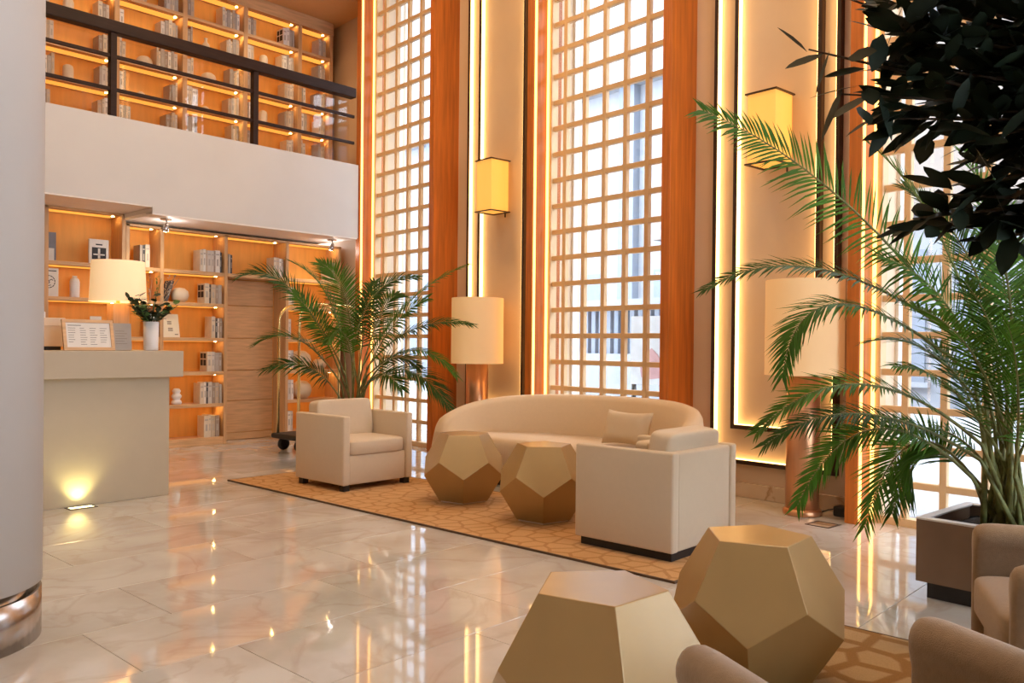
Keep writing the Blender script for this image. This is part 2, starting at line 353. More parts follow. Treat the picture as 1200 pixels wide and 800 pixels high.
# ------------------------------------------------------------------ outside
struct('ground', bx(8.6, 40, -20, 40, -0.3, -0.02), mat('pavement', (0.42, 0.42, 0.43), 0.8, var=0.1))
m_ext = mat('white render', (0.27, 0.275, 0.295), 0.8, var=0.03); m_ext2 = mat('cream render', (0.235, 0.19, 0.16), 0.8, var=0.03); m_ext3 = mat('blue grey render', (0.185, 0.205, 0.245), 0.8, var=0.04)
b = thing('street_building', 'pale building with cream upper storey across the street', 'building', W(10, 17, 0), -PH)
obj('wall', bx(0, 6, -16, 22, -0.2, 8.2), m_ext, b)
obj('cream_storey', bx(-0.35, 0, -16, 3.4, 3.9, 7.2), m_ext2, b)
obj('cornice', bx(-0.6, 0, -16, 22, 8.0, 8.3), m_ext, b); obj('upper_block', bx(0.3, 6, 1.5, 22, 8.2, 13.5), m_ext, b)
for i, s in enumerate((-13, -10, -7, -4, -1.2, 1.6, 4.4, 7.2, 10, 13)):
    obj('pilaster', bx(-0.25, 0, s-0.25, s+0.25, -0.2, 8.0), m_ext3, b)
    q = obj('window', bx(-0.06, 0.02, s+0.9, s+2.0, 0.6, 3.2), m_ext3, b); obj('sill', bx(-0.15, 0.0, s+0.8, s+2.1, 0.5, 0.6), m_ext, q)
bl = thing('balustrade_wall', 'pale stone balustrade with upright balusters across the street', 'balustrade', W(8.5, 12.5, 0), -PH)
obj('plinth', bx(-0.15, 0.15, -1.5, 6, -0.2, 1.1), m_ext, bl); obj('rail', bx(-0.18, 0.18, -1.5, 6, 2.0, 2.15), m_ext, bl)
for i in range(38): obj('baluster', bx(-0.06, 0.06, -1.45+i*0.2, -1.35+i*0.2, 1.1, 2.0), m_ext3, bl)
ps = thing('street_poster', 'pale blue poster board standing outside the window lattice', 'poster', W(6.55, 8.1, 0), -PH)
obj('board', bx(0, 0.04, -0.32, 0.3, 0.78, 1.62), mat('poster blue', (0.62, 0.72, 0.88), 0.6, var=0.1, vscale=6), ps)
obj('print', MB().lathe([(0.0, 0), (0.16, 0.02), (0.18, 0.15), (0.10, 0.3), (0.0, 0.38)], 16, (0, 0, 0.85), M=Matrix.Translation((-0.004, -0.03, 0)) @ Matrix.Diagonal((0.02, 1, 1, 1))), mat('poster pink', (0.55, 0.36, 0.44), 0.6, var=0.1), ps)
obj('leg', bx(0, 0.04, -0.3, -0.26, -0.02, 0.78), m_black, ps); obj('leg', bx(0, 0.04, 0.24, 0.28, -0.02, 0.78), m_black, ps)
ar = thing('curved_street_lamp', 'dark curved lamp arm arching outside the upper window', 'street lamp', W(7.6, 11.0, 0), -PH)
obj('pole', MB().tube([(0, 0, -0.02), (0, 0, 3.9)], 0.04), m_ext3, ar)
obj('arm', MB().tube([(0, 0, 3.9), (0, -0.05, 4.8), (0, -0.3, 5.7), (0, -0.9, 6.6), (0, -1.8, 7.1)], 0.035), m_dark, ar)
# ------------------------------------------------------------------ column
c = thing('round_column', 'thick white round column with polished steel foot ring', 'column', (0.92, 4.07, 0))
obj('shaft', MB().lathe([(0.405, 0.235), (0.405, HALL_Z)], 64), m_white, c)
obj('recess', MB().lathe([(0.35, 0.0), (0.35, 0.24)], 48), m_steel, c)
obj('foot_ring', MB().lathe([(0.385, 0.0), (0.402, 0.0), (0.402, 0.2), (0.385, 0.2), (0.385, 0.0)], 64, capb=False, capt=False), m_steel, c)

# ------------------------------------------------------------------ gallery balustrade
r = thing('gallery_railing', 'dark brown gallery railing with handrail, two bars and glass', 'railing', (4.0, 8.95, 3.56))
obj('handrail', bx(-6, 2.65, -0.05, 0.07, 0.86, 0.985), m_brown, r, bevel=0.012)
for z in (0.625, 0.285): obj('bar', bx(-6, 2.65, -0.016, 0.016, z-0.018, z+0.018), m_brown, r, bevel=0.004)
for x in (1.98, 3.60, 5.225): obj('post', bx(x-4-0.032, x-4+0.032, -0.03, 0.05, -0.004, 0.87), m_brown, r, bevel=0.004)
for x0, x1 in ((0.3, 1.95), (2.01, 3.565), (3.635, 5.19), (5.26, 6.63)): obj('glass_panel', bx(x0-4, x1-4, 0.075, 0.085, 0.0, 0.84), m_glass2, r)

# ------------------------------------------------------------------ bookcases
UZ = [5.60-0.37*k for k in range(7)]
g = thing('gallery_bookcase', 'tall oak bookcase with lit amber back along the gallery', 'bookcase', (4.0, 10.0, 2.87))
STX = [2.435, 3.252, 4.07, 4.886, 5.703, 6.52, 7.03]
def Lc(x, y, z, o=(4.0, 10.0, 2.87)): return (x-o[0], y-o[1], z-o[2])
gb = MB(); gb.box(2.4-4, 7.05-4, 0.27, 0.298, 0, 2.9); obj('back_panel', gb, m_back, g)
for x in STX: obj('stile', bx(x-4-0.03, x-4+0.03, 0, 0.27, 0, 2.73), m_oakv, g, bevel=0.003, segs=1)
obj('top_board', bx(2.4-4, 7.06-4, -0.01, 0.27, 2.73, 2.895), m_oak, g)
for k, z in enumerate(UZ):
    if k: obj('shelf', bx(2.44-4, 7.03-4, 0.004, 0.27, z-2.87, z+0.04-2.87), m_oak, g, bevel=0.003, segs=1)
    for i in range(1, 6):
        obj('light_strip', bx(STX[i]-4+0.05, STX[i+1]-4-0.05, 0.09, 0.22, z-2.87-0.006, z-2.87), m_shglow, g)  # emissive band imitating the lit underside of each shelf
        obj('puck_light', MB().lathe([(0.016, -0.006), (0.018, 0.0)], 12, (STX[i+1]-4-0.085, 0.10, z-2.87)), m_puck, g)

SZ = [0.093, 0.503, 0.891, 1.30, 1.718, 2.098]   # shelf tops of the lower bookcases
def lower_unit(label, stx, x0, x1, shelves, topz):
    t = thing('bookcase', label, 'bookcase', (x0, 9.61, 0))
    obj('back_panel', bx(0, x1-x0, 0.30, 0.335, 0, topz), m_back, t)
    for x in stx: obj('stile', bx(x-x0-0.021, x-x0+0.021, 0, 0.30, 0, topz), m_oakv, t, bevel=0.003, segs=1)
    obj('top_board', bx(0, x1-x0, 0.0, 0.30, topz-0.025, topz), m_oak, t)
    obj('plinth', bx(0.04, x1-x0-0.04, 0.004, 0.298, 0, 0.093), m_oak, t, bevel=0.003, segs=1)
    for z in shelves:
        for a, b in zip(stx[:-1], stx[1:]): obj('shelf', bx(a-x0+0.021, b-x0-0.021, 0.006, 0.30, z-0.042, z), m_oak, t, bevel=0.003, segs=1)
    for z in [q-0.042 for q in shelves]+[topz-0.025]:
        for a, b in zip(stx[:-1], stx[1:]):
            obj('light_strip', bx(a-x0+0.06, b-x0-0.06, 0.11, 0.25, z-0.006, z), m_shglow, t)  # underside glow as an emissive band
            obj('puck_light', MB().lathe([(0.016, -0.006), (0.018, 0.0)], 12, (b-x0-0.08, 0.12, z)), m_puck, t)
    return t
lower_unit('oak bookcase with lit amber back behind the reception desk', [1.6, 2.4, 3.2, 4.0], 1.58, 4.021, SZ[1:], 2.674)
lower_unit('narrow oak bookcase with lit amber back between desk and panelled recess', [4.043, 4.437, 5.237], 4.022, 5.258, SZ[1:], 2.575)
lower_unit('oak bookcase with lit amber back behind the luggage cart', [6.10, 6.92], 6.079, 6.941, SZ[1:], 2.575)
pc = thing('panelled_recess', 'oak wall recess of stacked panels under one open shelf', 'wall panel', (5.26, 9.61, 0))
for z0, z1 in zip([0.0]+SZ, SZ[:-1]+[2.05]):
    if z1-z0 > 0.05: obj('panel', bx(0.0, 0.818, 0.305, 0.335, z0+0.004, z1-0.004), m_oak, pc, bevel=0.004, segs=1)
obj('shelf', bx(0, 0.818, 0.0, 0.335, 2.056, 2.098), m_oak, pc, bevel=0.003, segs=1)
obj('back_panel', bx(0, 0.818, 0.315, 0.335, 2.098, 2.575), m_back, pc); obj('top_board', bx(0, 0.818, 0.0, 0.315, 2.55, 2.575), m_oak, pc)
obj('light_strip', bx(0.05, 0.77, 0.11, 0.25, 2.544, 2.55), m_shglow, pc); obj('puck_light', MB().lathe([(0.016, -0.006), (0.018, 0.0)], 12, (0.72, 0.12, 2.55)), m_puck, pc)  # band imitates the lit underside of the top board

# soffit spotlights
for lab, x, y in (('small chrome spotlight on balcony soffit above the flower vase', 4.25, 9.12), ('small chrome spotlight on balcony soffit beside the tall window', 6.50, 9.2)):
    t = thing('spotlight', lab, 'spotlight', (x, y, 2.6))
    obj('canopy', MB().lathe([(0.06, -0.012), (0.065, 0.0)], 20), m_steel, t)
    obj('arm', MB().tube([(0, 0, -0.01), (0.015, 0, -0.05), (0.0, 0, -0.07)], 0.008, 6), m_steel, t)
    hd = obj('head', MB().lathe([(0.018, -0.04), (0.034, 0.03), (0.036, 0.04)], 18), m_steel, t, (0, 0.0, -0.09), rot=(R_(-150), 0, 0))
    obj('bulb', MB().lathe([(0.028, 0.0), (0.028, 0.004)], 16), emat('spot bulb', (1, 0.9, 0.7), 25.0), hd, (0, 0, 0.041))
    light('glow_light', 'POINT', (0.05, 0.05, -0.12), 3.5*LAMP, (1, 0.93, 0.85), t, 0.03)
    light('spot_light', 'SPOT', (0, 0.06, -0.13), 12*LAMP, (1, 0.8, 0.55), t, 0.03, (R_(30), 0, 0), R_(95), 0.7)

# ------------------------------------------------------------------ books
BOOKC = {'cream': (0.72, 0.62, 0.48), 'white': (0.82, 0.77, 0.70), 'beige': (0.58, 0.46, 0.33), 'grey': (0.42, 0.37, 0.32), 'taupe': (0.36, 0.28, 0.22), 'charcoal': (0.08, 0.075, 0.08), 'pale grey': (0.64, 0.58, 0.52), 'grid print': (0.80, 0.78, 0.76)}
def cov(c): return mat('book cover '+c, BOOKC[c], 0.6, var=0.06, vscale=20)
bookmesh = {}
def book(x, y, z, th, h, dp, colr, label, group, rot=(0, 0, 0), print_=None):
    """spine faces -Y, book occupies x..x+th, y..y+dp"""
    th = round(th, 3); h = round(h, 2); dp = round(dp, 2)
    key = (th, h, dp, colr)
    if key not in bookmesh:
        mb = MB(); c = 0.003
        mb.box(0, th, 0, c, 0, h); mb.box(0, c, c, dp, 0, h); mb.box(th-c, th, c, dp, 0, h)
        mb.box(c, th-c, c, dp-0.006, 0.004, h-0.004, 1)
        mb.box(0.15*th, 0.85*th, -0.0006, 0.0, h*0.78, h*0.84, 2); mb.box(0.3*th, 0.7*th, -0.0006, 0.0, h*0.3, h*0.6, 2)
        o = obj('book', mb, [cov(colr), m_paper, mat('spine print', (0.46, 0.41, 0.36) if colr not in ('charcoal',) else (0.7, 0.66, 0.6), 0.6)]); bookmesh[key] = o.data
    else:
        o = bpy.data.objects.new('book', bookmesh[key]); COL.objects.link(o)
    o.location = (x, y, z); o.rotation_euler = rot
    tag(o, label, 'book', group)
    if print_:   # black and white picture on the left cover
        pm = MB()
        for (u0, u1, v0, v1) in print_: pm.box(-0.0012, 0.0, dp*u0, dp*u1, h*v0, h*v1)
        obj('cover_print', pm, m_ink, o)
    return o
GRIDP = [(0.15, 0.5, 0.30, 0.60), (0.58, 0.9, 0.30, 0.60), (0.15, 0.5, 0.66, 0.92), (0.58, 0.9, 0.66, 0.92)]
def run(x_right, y, z, spec, place, group, jit=True):
    """a row of books ending at x_right"""
    x = x_right
    for q in reversed(spec):
        colr, th = q[0], q[1]; h = q[2] if len(q) > 2 else 0.235
        x -= th+0.0015
        book(x, y+(rng.uniform(0, 0.012) if jit else 0), z, th, h, 0.17 if len(q) < 4 else q[3], colr, '%s book %s' % (bname(colr, th), place), group, print_=q[4] if len(q) > 4 else None)
    return x
bays = ['fifth gallery bookcase bay from window wall', 'fourth gallery bookcase bay from window wall', 'third gallery bookcase bay from window wall', 'second gallery bookcase bay from window wall', 'gallery bookcase bay touching the window wall']
def bname(colr, th): return ('thick ' if th > 0.033 else 'slim ')+colr
combos = [(c_, t_) for c_ in ('cream', 'beige', 'pale grey', 'white', 'taupe', 'grey') for t_ in (0.024, 0.030, 0.040, 0.046)]
rows = ['top row', 'second row', 'third row', 'fourth row', 'fifth row', 'sixth row']
palette = ['cream', 'beige', 'pale grey', 'white', 'taupe', 'grey', 'cream', 'beige']
def vase_prof(kind):
    if kind == 0: return [(0.0, 0), (0.055, 0.0), (0.06, 0.02), (0.06, 0.15), (0.05, 0.185), (0.025, 0.2), (0.0, 0.203)]          # dome jar
    if kind == 1: return [(0.0, 0), (0.03, 0.0), (0.055, 0.03), (0.06, 0.07), (0.045, 0.12), (0.02, 0.15), (0.018, 0.19), (0.026, 0.2), (0.0, 0.19)]   # bottle vase
    if kind == 2: return [(0.0, 0), (0.05, 0.0), (0.09, 0.03), (0.10, 0.07), (0.085, 0.11), (0.05, 0.135), (0.0, 0.14)]           # low round pot
    if kind == 3: return [(0.0, 0), (0.035, 0.0), (0.05, 0.02), (0.05, 0.05), (0.02, 0.075), (0.0, 0.08)]                        # small knob
    if kind == 4: return [(0.0, 0), (0.06, 0.0), (0.115, 0.04), (0.135, 0.11), (0.12, 0.18), (0.07, 0.225), (0.035, 0.235), (0.03, 0.225), (0.0, 0.22)]   # big globe
vkind = ['cream dome jar', 'cream slim necked vase', 'low round beige pot', 'small cream knob ornament', 'large round globe vase']
vnames = ['dome_jar', 'bottle_vase', 'round_pot', 'knob_ornament', 'globe_vase']
vmesh = {}
def vase(kind, x, y, z, place, sc=1.0, m=None):
    if kind not in vmesh:
        o = obj(vnames[kind], MB().lathe(vase_prof(kind), 24, capb=False, capt=False), m or m_cer); vmesh[kind] = o.data
    else:
        o = bpy.data.objects.new(vnames[kind], vmesh[kind]); COL.objects.link(o)
    o.location = (x, y, z); o.scale = (sc, sc, sc)
    return tag(o, vkind[kind]+' '+place, 'vase' if kind in (1, 4) else 'ornament')
#            bay -> per row: (n left books, n right books, ornament kind or None)
plan = {0: [(2, 4, None), (2, 3, 0), (3, 3, None), (3, 3, 0), (2, 3, None), (2, 3, None)],
        1: [(2, 5, 0), (1, 5, 3), (2, 7, 2), (2, 3, 3), (3, 4, 3), (2, 3, None)],
        2: [(2, 7, None), (2, 5, 1), (2, 4, 2), (4, 4, 3), (4, 3, None), (2, 3, None)],
        3: [(3, 4, None), (2, 6, 0), (2, 4, None), (2, 4, 0), (2, 3, None), (2, 3, None)],
        4: [(0, 3, None), (0, 4, None), (2, 4, None), (2, 3, None), (2, 3, None), (0, 3, None)]}
for bi in range(5):
    xa, xb = STX[bi+1]+0.03, STX[bi+2]-0.03
    for k in range(6):
        z = UZ[k+1]+0.04; nl, nr, orn = plan[bi][k]
        place = 'on %s of the %s' % (rows[k], bays[bi]); gp = 'books '+place
        y = 10.02
        pick = []
        for c_, t_ in rng.sample(combos, len(combos)):
            if all(bname(c_, t_) != bname(*q) for q in pick): pick.append((c_, t_))
        spec = [(*pick[i], rng.choice((0.21, 0.23, 0.25))) for i in range(nr)]
        if bi == 3 and k == 0: spec[0] = ('grid print', 0.05, 0.23, 0.17, GRIDP)
        run(xb-0.05, y, z, spec, place, gp)
        x = xa+0.01
        for i in range(nl):
            cc, th = pick[nr+i]
            book(x, y+rng.uniform(0, 0.01), z, th, rng.choice((0.21, 0.23, 0.25)), 0.17, cc, '%s book %s' % (bname(cc, th), place), gp); x += th+0.002
        if orn is not None: vase(orn, xa+(xb-xa)*(0.40 if orn != 2 else 0.45), 10.13, z, place, 0.95)

# lower bookcases
PB = 'of narrow bookcase beside oak panels'
Y0 = 9.625
def shelfname(i): return ['bottom shelf', 'second shelf up', 'third shelf up', 'fourth shelf up', 'fifth shelf up', 'top shelf'][i]
def lrun(xr, i, spec, unit):
    pl = 'on the %s %s' % (shelfname(i), unit); run(xr, Y0, SZ[i], spec, pl, 'books '+pl)
lrun(5.19, 5, [('cream', 0.04, 0.26), ('white', 0.03, 0.27), ('beige', 0.02, 0.26), ('pale grey', 0.05, 0.26, 0.17, GRIDP), ('pale grey', 0.03, 0.26), ('taupe', 0.02, 0.26), ('white', 0.06, 0.27), ('charcoal', 0.02, 0.25)], PB)
lrun(5.19, 4, [('cream', 0.06, 0.24, 0.18, GRIDP), ('charcoal', 0.02, 0.23), ('beige', 0.06, 0.23), ('taupe', 0.03, 0.22), ('grey', 0.045, 0.23)], PB)
lrun(5.20, 3, [('cream', 0.05, 0.255), ('charcoal', 0.025, 0.245), ('white', 0.018, 0.24), ('taupe', 0.04, 0.24)], PB)
lrun(5.20, 2, [('cream', 0.06, 0.24, 0.18, GRIDP), ('pale grey', 0.04, 0.24), ('grey', 0.05, 0.23), ('taupe', 0.04, 0.23)], PB)
lrun(5.20, 1, [('cream', 0.05, 0.25), ('white', 0.03, 0.26), ('charcoal', 0.02, 0.25), ('pale grey', 0.05, 0.26), ('taupe', 0.04, 0.25), ('beige', 0.05, 0.25), ('grey', 0.03, 0.23)], PB)
lrun(5.17, 0, [('cream', 0.06, 0.26), ('cream', 0.03, 0.27), ('beige', 0.05, 0.26), ('taupe', 0.05, 0.26)], PB)
lrun(4.30, 5, [('grey', 0.03, 0.25), ('charcoal', 0.03, 0.25), ('cream', 0.05, 0.26)], PB+', left bay')
lrun(4.40, 2, [('cream', 0.04, 0.25), ('beige', 0.05, 0.25)], PB+', left bay'); lrun(4.40, 3, [('cream', 0.04, 0.25), ('taupe', 0.05, 0.25)], PB+', left bay')
lb = book(4.49, Y0+0.02, SZ[4]+0.004, 0.03, 0.26, 0.18, 'charcoal', 'dark book leaning over beside the round vase in the narrow bookcase', 'leaning book', rot=(0, R_(18), 0)); del lb['group']
tag(obj('oval_vase', MB().lathe([(0.0, 0), (0.05, 0.0), (0.09, 0.03), (0.105, 0.085), (0.095, 0.135), (0.055, 0.17), (0.0, 0.178)], 28, capb=False, capt=False), m_cer, None, (4.72, 9.76, SZ[4])), 'round cream oval vase beside the black and white grid book', 'vase')
tag(obj('bubble_candle', MB().lathe([(0.0, 0), (0.05, 0), (0.062, 0.025), (0.05, 0.05), (0.038, 0.055), (0.055, 0.085), (0.06, 0.1), (0.045, 0.125), (0.035, 0.13), (0.048, 0.15), (0.048, 0.165), (0.03, 0.19), (0.0, 0.19)], 24, capb=False, capt=False), m_wht, None, (4.67, 9.72, SZ[1])), 'white stacked bubble candle ornament beside books near the desk', 'ornament')
cd = thing('leaning_card', 'cream board with small print leaning on bookcase shelf behind the vase', 'card', (4.57, 9.66, SZ[3]+0.001))
Mt = Matrix.Rotation(R_(-12), 4, 'X')
obj('board', MB().box(-0.11, 0.11, 0, 0.012, 0, 0.28, M=Mt), mat('cream board', (0.85, 0.76, 0.58), 0.7, var=0.03), cd)
pm = MB()
for (a, b_, u, v) in ((-0.03, 0.02, 0.17, 0.178), (-0.03, 0.02, 0.185, 0.193), (-0.03, 0.02, 0.155, 0.162), (-0.025, 0.03, 0.09, 0.098), (-0.025, 0.03, 0.075, 0.083), (-0.025, 0.03, 0.105, 0.113), (0.05, 0.09, 0.03, 0.04)): pm.box(a, b_, -0.001, 0, u, v, M=Mt)
obj('print', pm, mat('grey ink', (0.2, 0.16, 0.12), 0.8), cd)
# panelled recess and unit behind the cart
PC = 'on the open shelf above the oak panels'
run(5.33, Y0, SZ[5], [('grey', 0.03, 0.24), ('charcoal', 0.02, 0.23)], PC, 'books '+PC)
run(6.05, Y0, SZ[5], [('cream', 0.04, 0.25), ('beige', 0.04, 0.25), ('white', 0.03, 0.24), ('taupe', 0.03, 0.24)], PC, 'books '+PC)
PD = 'of the bookcase behind the luggage cart'
for i in range(0, 5):
    pl = 'on the %s %s' % (shelfname(i), PD); x = 6.128
    for cc, th in ((('white', 0.045), ('pale grey', 0.03)), (('pale grey', 0.05), ('white', 0.03)), (('white', 0.04), ('pale grey', 0.04)), (('pale grey', 0.04),), (('cream', 0.05), ('beige', 0.03)))[i]:
        book(x, Y0, SZ[i], th, 0.26, 0.17, cc, '%s book %s' % (bname(cc, th), pl), 'books '+pl); x += th+0.002
lrun(6.86, 5, [('beige', 0.04, 0.25), ('taupe', 0.03, 0.25), ('cream', 0.04, 0.25)], PD)
vase(4, 6.42, 9.76, SZ[1], 'on the second shelf behind the luggage cart', 1.02); vase(4, 6.40, 9.76, SZ[2], 'on the third shelf behind the luggage cart', 1.08)
vase(2, 6.70, 9.76, SZ[2], 'beside the globe vase behind the luggage cart', 1.0)
# unit behind the desk
PA = 'of the bookcase behind the reception desk'
pb = thing('picture_book', 'upright white book with black and white photo cover behind desk', 'book', (3.75, 9.66, SZ[5]))
obj('cover', bx(-0.105, 0.105, 0, 0.03, 0, 0.27), cov('white'), pb, bevel=0.003, segs=1); obj('photo', bx(-0.075, 0.075, -0.0015, 0, 0.05, 0.18), m_ink, pb)
obj('photo_light', MB().box(-0.012, 0.012, -0.0025, -0.0015, 0.06, 0.17).box(-0.06, 0.06, -0.0025, -0.0015, 0.095, 0.11), m_paper, pb); obj('title', bx(-0.035, 0.035, -0.0015, 0, 0.205, 0.22), m_ink, pb)
pg = thing('photo_frame', 'grey picture panel with white shapes on shelf behind desk', 'picture', (3.19, 9.66, SZ[5]))
obj('panel', bx(-0.12, 0.12, 0, 0.02, 0, 0.30), mat('slate print', (0.20, 0.20, 0.22), 0.6, var=0.1), pg, bevel=0.002, segs=1)
obj('print', MB().box(-0.09, -0.02, -0.0015, 0, 0.02, 0.17).box(0.03, 0.10, -0.0015, 0, 0.0, 0.13), m_paper, pg)
fc = thing('face_card', 'white card with black line drawing of a face behind desk', 'card', (3.235, 9.66, SZ[4]))
obj('card', bx(-0.10, 0.10, 0, 0.012, 0, 0.30), m_paper, fc, bevel=0.002, segs=1)
fm = MB()
for i in range(14):
    if i in (4, 9): continue
    a = 2*math.pi*i/14; a2 = 2*math.pi*(i+0.8)/14
    fm.tube([(0.0+0.066*math.cos(a), -0.001, 0.155+0.066*math.sin(a)), (0.0+0.066*math.cos(a2), -0.001, 0.155+0.066*math.sin(a2))], 0.004, 5)
fm.tube([(-0.04, -0.001, 0.17), (-0.025, -0.001, 0.18), (-0.01, -0.001, 0.17)], 0.004, 5); fm.tube([(0.015, -0.001, 0.17), (0.03, -0.001, 0.18), (0.045, -0.001, 0.17)], 0.004, 5)
fm.tube([(0.005, -0.001, 0.17), (0.012, -0.001, 0.14), (0.0, -0.001, 0.138)], 0.004, 5); fm.tube([(-0.02, -0.001, 0.118), (0.0, -0.001, 0.112), (0.025, -0.001, 0.12)], 0.004, 5)
fm.box(-0.02, 0.08, -0.0012, 0, 0.265, 0.275); fm.box(-0.09, -0.06, -0.0012, 0, 0.06, 0.08)
obj('drawing', fm, m_ink, fc)
bt = thing('white_bottle', 'white bottle with rounded shoulders on shelf behind desk', 'bottle', (3.52, 9.72, SZ[4]))
obj('body', MB().lathe([(0.0, 0), (0.045, 0), (0.05, 0.01), (0.05, 0.17), (0.042, 0.2), (0.028, 0.215), (0.0, 0.215)], 24, capb=False, capt=False), m_wht, bt); obj('cap', MB().lathe([(0.024, 0.213), (0.024, 0.235)], 18), m_wht, bt)
sc_ = thing('small_card', 'small white folded price card on shelf behind desk lamp', 'card', (3.72, 9.66, SZ[3]))
obj('card', bx(-0.06, 0.06, 0, 0.01, 0, 0.22), m_paper, sc_); obj('print', bx(-0.03, 0.05, -0.0012, 0, 0.15, 0.165), m_ink, sc_)

# ------------------------------------------------------------------ reception desk and what stands on it
dk = thing('reception_desk', 'beige reception desk with thick overhanging top', 'desk', (1.4, 6.71, 0))
obj('base', bx(-2.0, 1.765, 0, 0.62, 0, 0.966), m_desk, dk, bevel=0.003, segs=1)
obj('top', bx(-2.1, 1.83, -0.11, 0.74, 0.966, 1.175), m_desk, dk, bevel=0.005)
DZ = 1.175
fs = thing('framed_notice', 'oak framed printed notice leaning back on the reception desk', 'sign', (2.535, 6.68, DZ+0.003))
Mt = Matrix.Rotation(R_(-14), 4, 'X') @ Matrix.Rotation(0, 4, 'Z')
ff = MB()
for q in ((-0.185, 0.185, 0, 0.02, 0, 0.024), (-0.185, 0.185, 0, 0.02, 0.216, 0.24), (-0.185, -0.161, 0, 0.02, 0.024, 0.216), (0.161, 0.185, 0, 0.02, 0.024, 0.216)): ff.box(*q, M=Mt)
obj('frame', ff, m_oak, fs); obj('sheet', MB().box(-0.161, 0.161, 0.008, 0.012, 0.024, 0.216, M=Mt), m_paper, fs)
tx = MB()
for ci, (c0, n0) in enumerate(((-0.145, 7), (-0.06, 8), (0.01, 8), (0.085, 7))):
    for i in range(n0): tx.box(c0, c0+rng.uniform(0.03, 0.055), 0.0072, 0.008, 0.172-0.018*i, 0.176-0.018*i, M=Mt)
tx.box(-0.145, -0.05, 0.0072, 0.008, 0.192, 0.198, M=Mt)
obj('text_lines', tx, mat('text grey', (0.25, 0.23, 0.2), 0.8), fs); obj('easel_back', MB().box(-0.05, 0.05, 0.055, 0.065, 0, 0.18), m_oak, fs)
lf = thing('leaflet_holder', 'grey printed leaflet stand next to the framed notice', 'leaflet', (2.83, 6.83, DZ+0.003))
obj('leaflet', MB().box(-0.08, 0.08, 0, 0.05, 0, 0.215, M=Matrix.Rotation(R_(-6), 4, 'X')), mat('grey card', (0.45, 0.40, 0.34), 0.7, var=0.05), lf)
tx = MB()
for i in range(6): tx.box(-0.045, 0.045-0.02*(i % 2), -0.0012, 0, 0.05+0.02*i, 0.054+0.02*i, M=Matrix.Rotation(R_(-6), 4, 'X'))
obj('text_lines', tx, mat('faint ink', (0.3, 0.26, 0.22), 0.8), lf)
cb = thing('cream_box', 'cream storage box with lid on the reception desk by the column', 'box', (2.38, 7.02, DZ))
obj('box', bx(-0.16, 0.09, 0, 0.22, 0.028, 0.20), mat('cream box', (0.75, 0.55, 0.36), 0.6, var=0.03), cb, bevel=0.004); obj('lid', bx(-0.165, 0.095, -0.005, 0.225, 0.185, 0.25), mat('cream lid', (0.78, 0.60, 0.42), 0.6, var=0.03), cb, bevel=0.004); obj('foot', bx(-0.14, 0.07, 0.02, 0.20, 0, 0.028), m_black, cb)
wb = thing('white_carton', 'small white carton on top of the cream desk box', 'box', (2.33, 7.10, DZ+0.25)); obj('carton', bx(-0.09, 0.03, 0, 0.1, 0, 0.045), m_wht, wb, bevel=0.002, segs=1); obj('flap', bx(-0.088, 0.028, 0.005, 0.095, 0.045, 0.048), m_paper, wb)
dl = thing('desk_lamp', 'desk lamp with cream drum shade and square wooden base', 'lamp', (2.93, 7.15, DZ))
obj('base', bx(-0.065, 0.065, -0.065, 0.065, 0, 0.385), m_oakv, dl, bevel=0.004); obj('neck', MB().lathe([(0.015, 0.385), (0.015, 0.5)], 14), m_brass, dl)
sh = obj('shade', MB().lathe([(0.22, 0.40), (0.205, 0.735)], 48, capb=False, capt=False), m_dshade, dl); obj('shade_trim', MB().lathe([(0.2215, 0.40), (0.2215, 0.408)], 48, capb=False, capt=False), m_dshade, sh)
light('lamp_light', 'POINT', (0, 0, 0.60), 6*LAMP, (1, 0.65, 0.32), dl, 0.06)
vz = thing('flower_vase', 'white cylinder vase holding dark eucalyptus sprigs on desk', 'vase', (3.055, 6.81, DZ))
obj('vase', MB().lathe([(0.05, 0), (0.056, 0.006), (0.060, 0.235), (0.054, 0.235), (0.05, 0.02)], 32), m_wht, vz)
r2 = random.Random(3)
ld = mat('eucalyptus leaf', (0.02, 0.045, 0.022), 0.5, var=0.4, transl=0.15); lg = mat('fresh leaf', (0.10, 0.22, 0.07), 0.5, var=0.3, transl=0.3); dry = mat('dry grass', (0.55, 0.42, 0.30), 0.8, var=0.2)
def leafquad(mb, p, d, n, L_, w_):
    d = d.normalized(); sdir = d.cross(n)
    if sdir.length < 1e-4: sdir = d.cross(Vector((1, 0, 0)))
    sdir.normalize(); pts = []
    prof = ((0, 0.05), (0.3, 0.9), (0.6, 1.0), (0.85, 0.55), (1.0, 0.02))
    rows_ = [[p+d*(L_*t)+sdir*(w_*q)-n*0.12*L_*t*t, p+d*(L_*t)+n*(-0.12*L_*t*t-0.1*w_*q), p+d*(L_*t)-sdir*(w_*q)-n*0.12*L_*t*t] for t, q in prof]
    mb.grid(rows_)
for i in range(18):
    a = r2.uniform(0, 6.28); lean = r2.uniform(0.3, 1.3); L_ = r2.uniform(0.16, 0.30)
    d = Vector((math.cos(a)*lean, math.sin(a)*lean, 1)).normalized(); p0 = Vector((0, 0, 0.2)); mb = MB()
    pts = [p0+d*L_*t+Vector((0, 0, -0.08*L_*t*t*lean)) for t in (0, 0.33, 0.66, 1)]; mb.tube(pts, 0.003, 5)
    for q in range(9):
        t = 0.3+0.7*q/8; pp = p0+d*L_*t; dd = (d*0.3+Vector((r2.uniform(-1, 1), r2.uniform(-1, 1), r2.uniform(-0.3, 0.6)))).normalized(); leafquad(mb, pp, dd, Vector((0, 0, 1)), r2.uniform(0.05, 0.075), r2.uniform(0.022, 0.034))
    obj('sprig', mb, ld if i < 15 else lg, vz, norm=False)
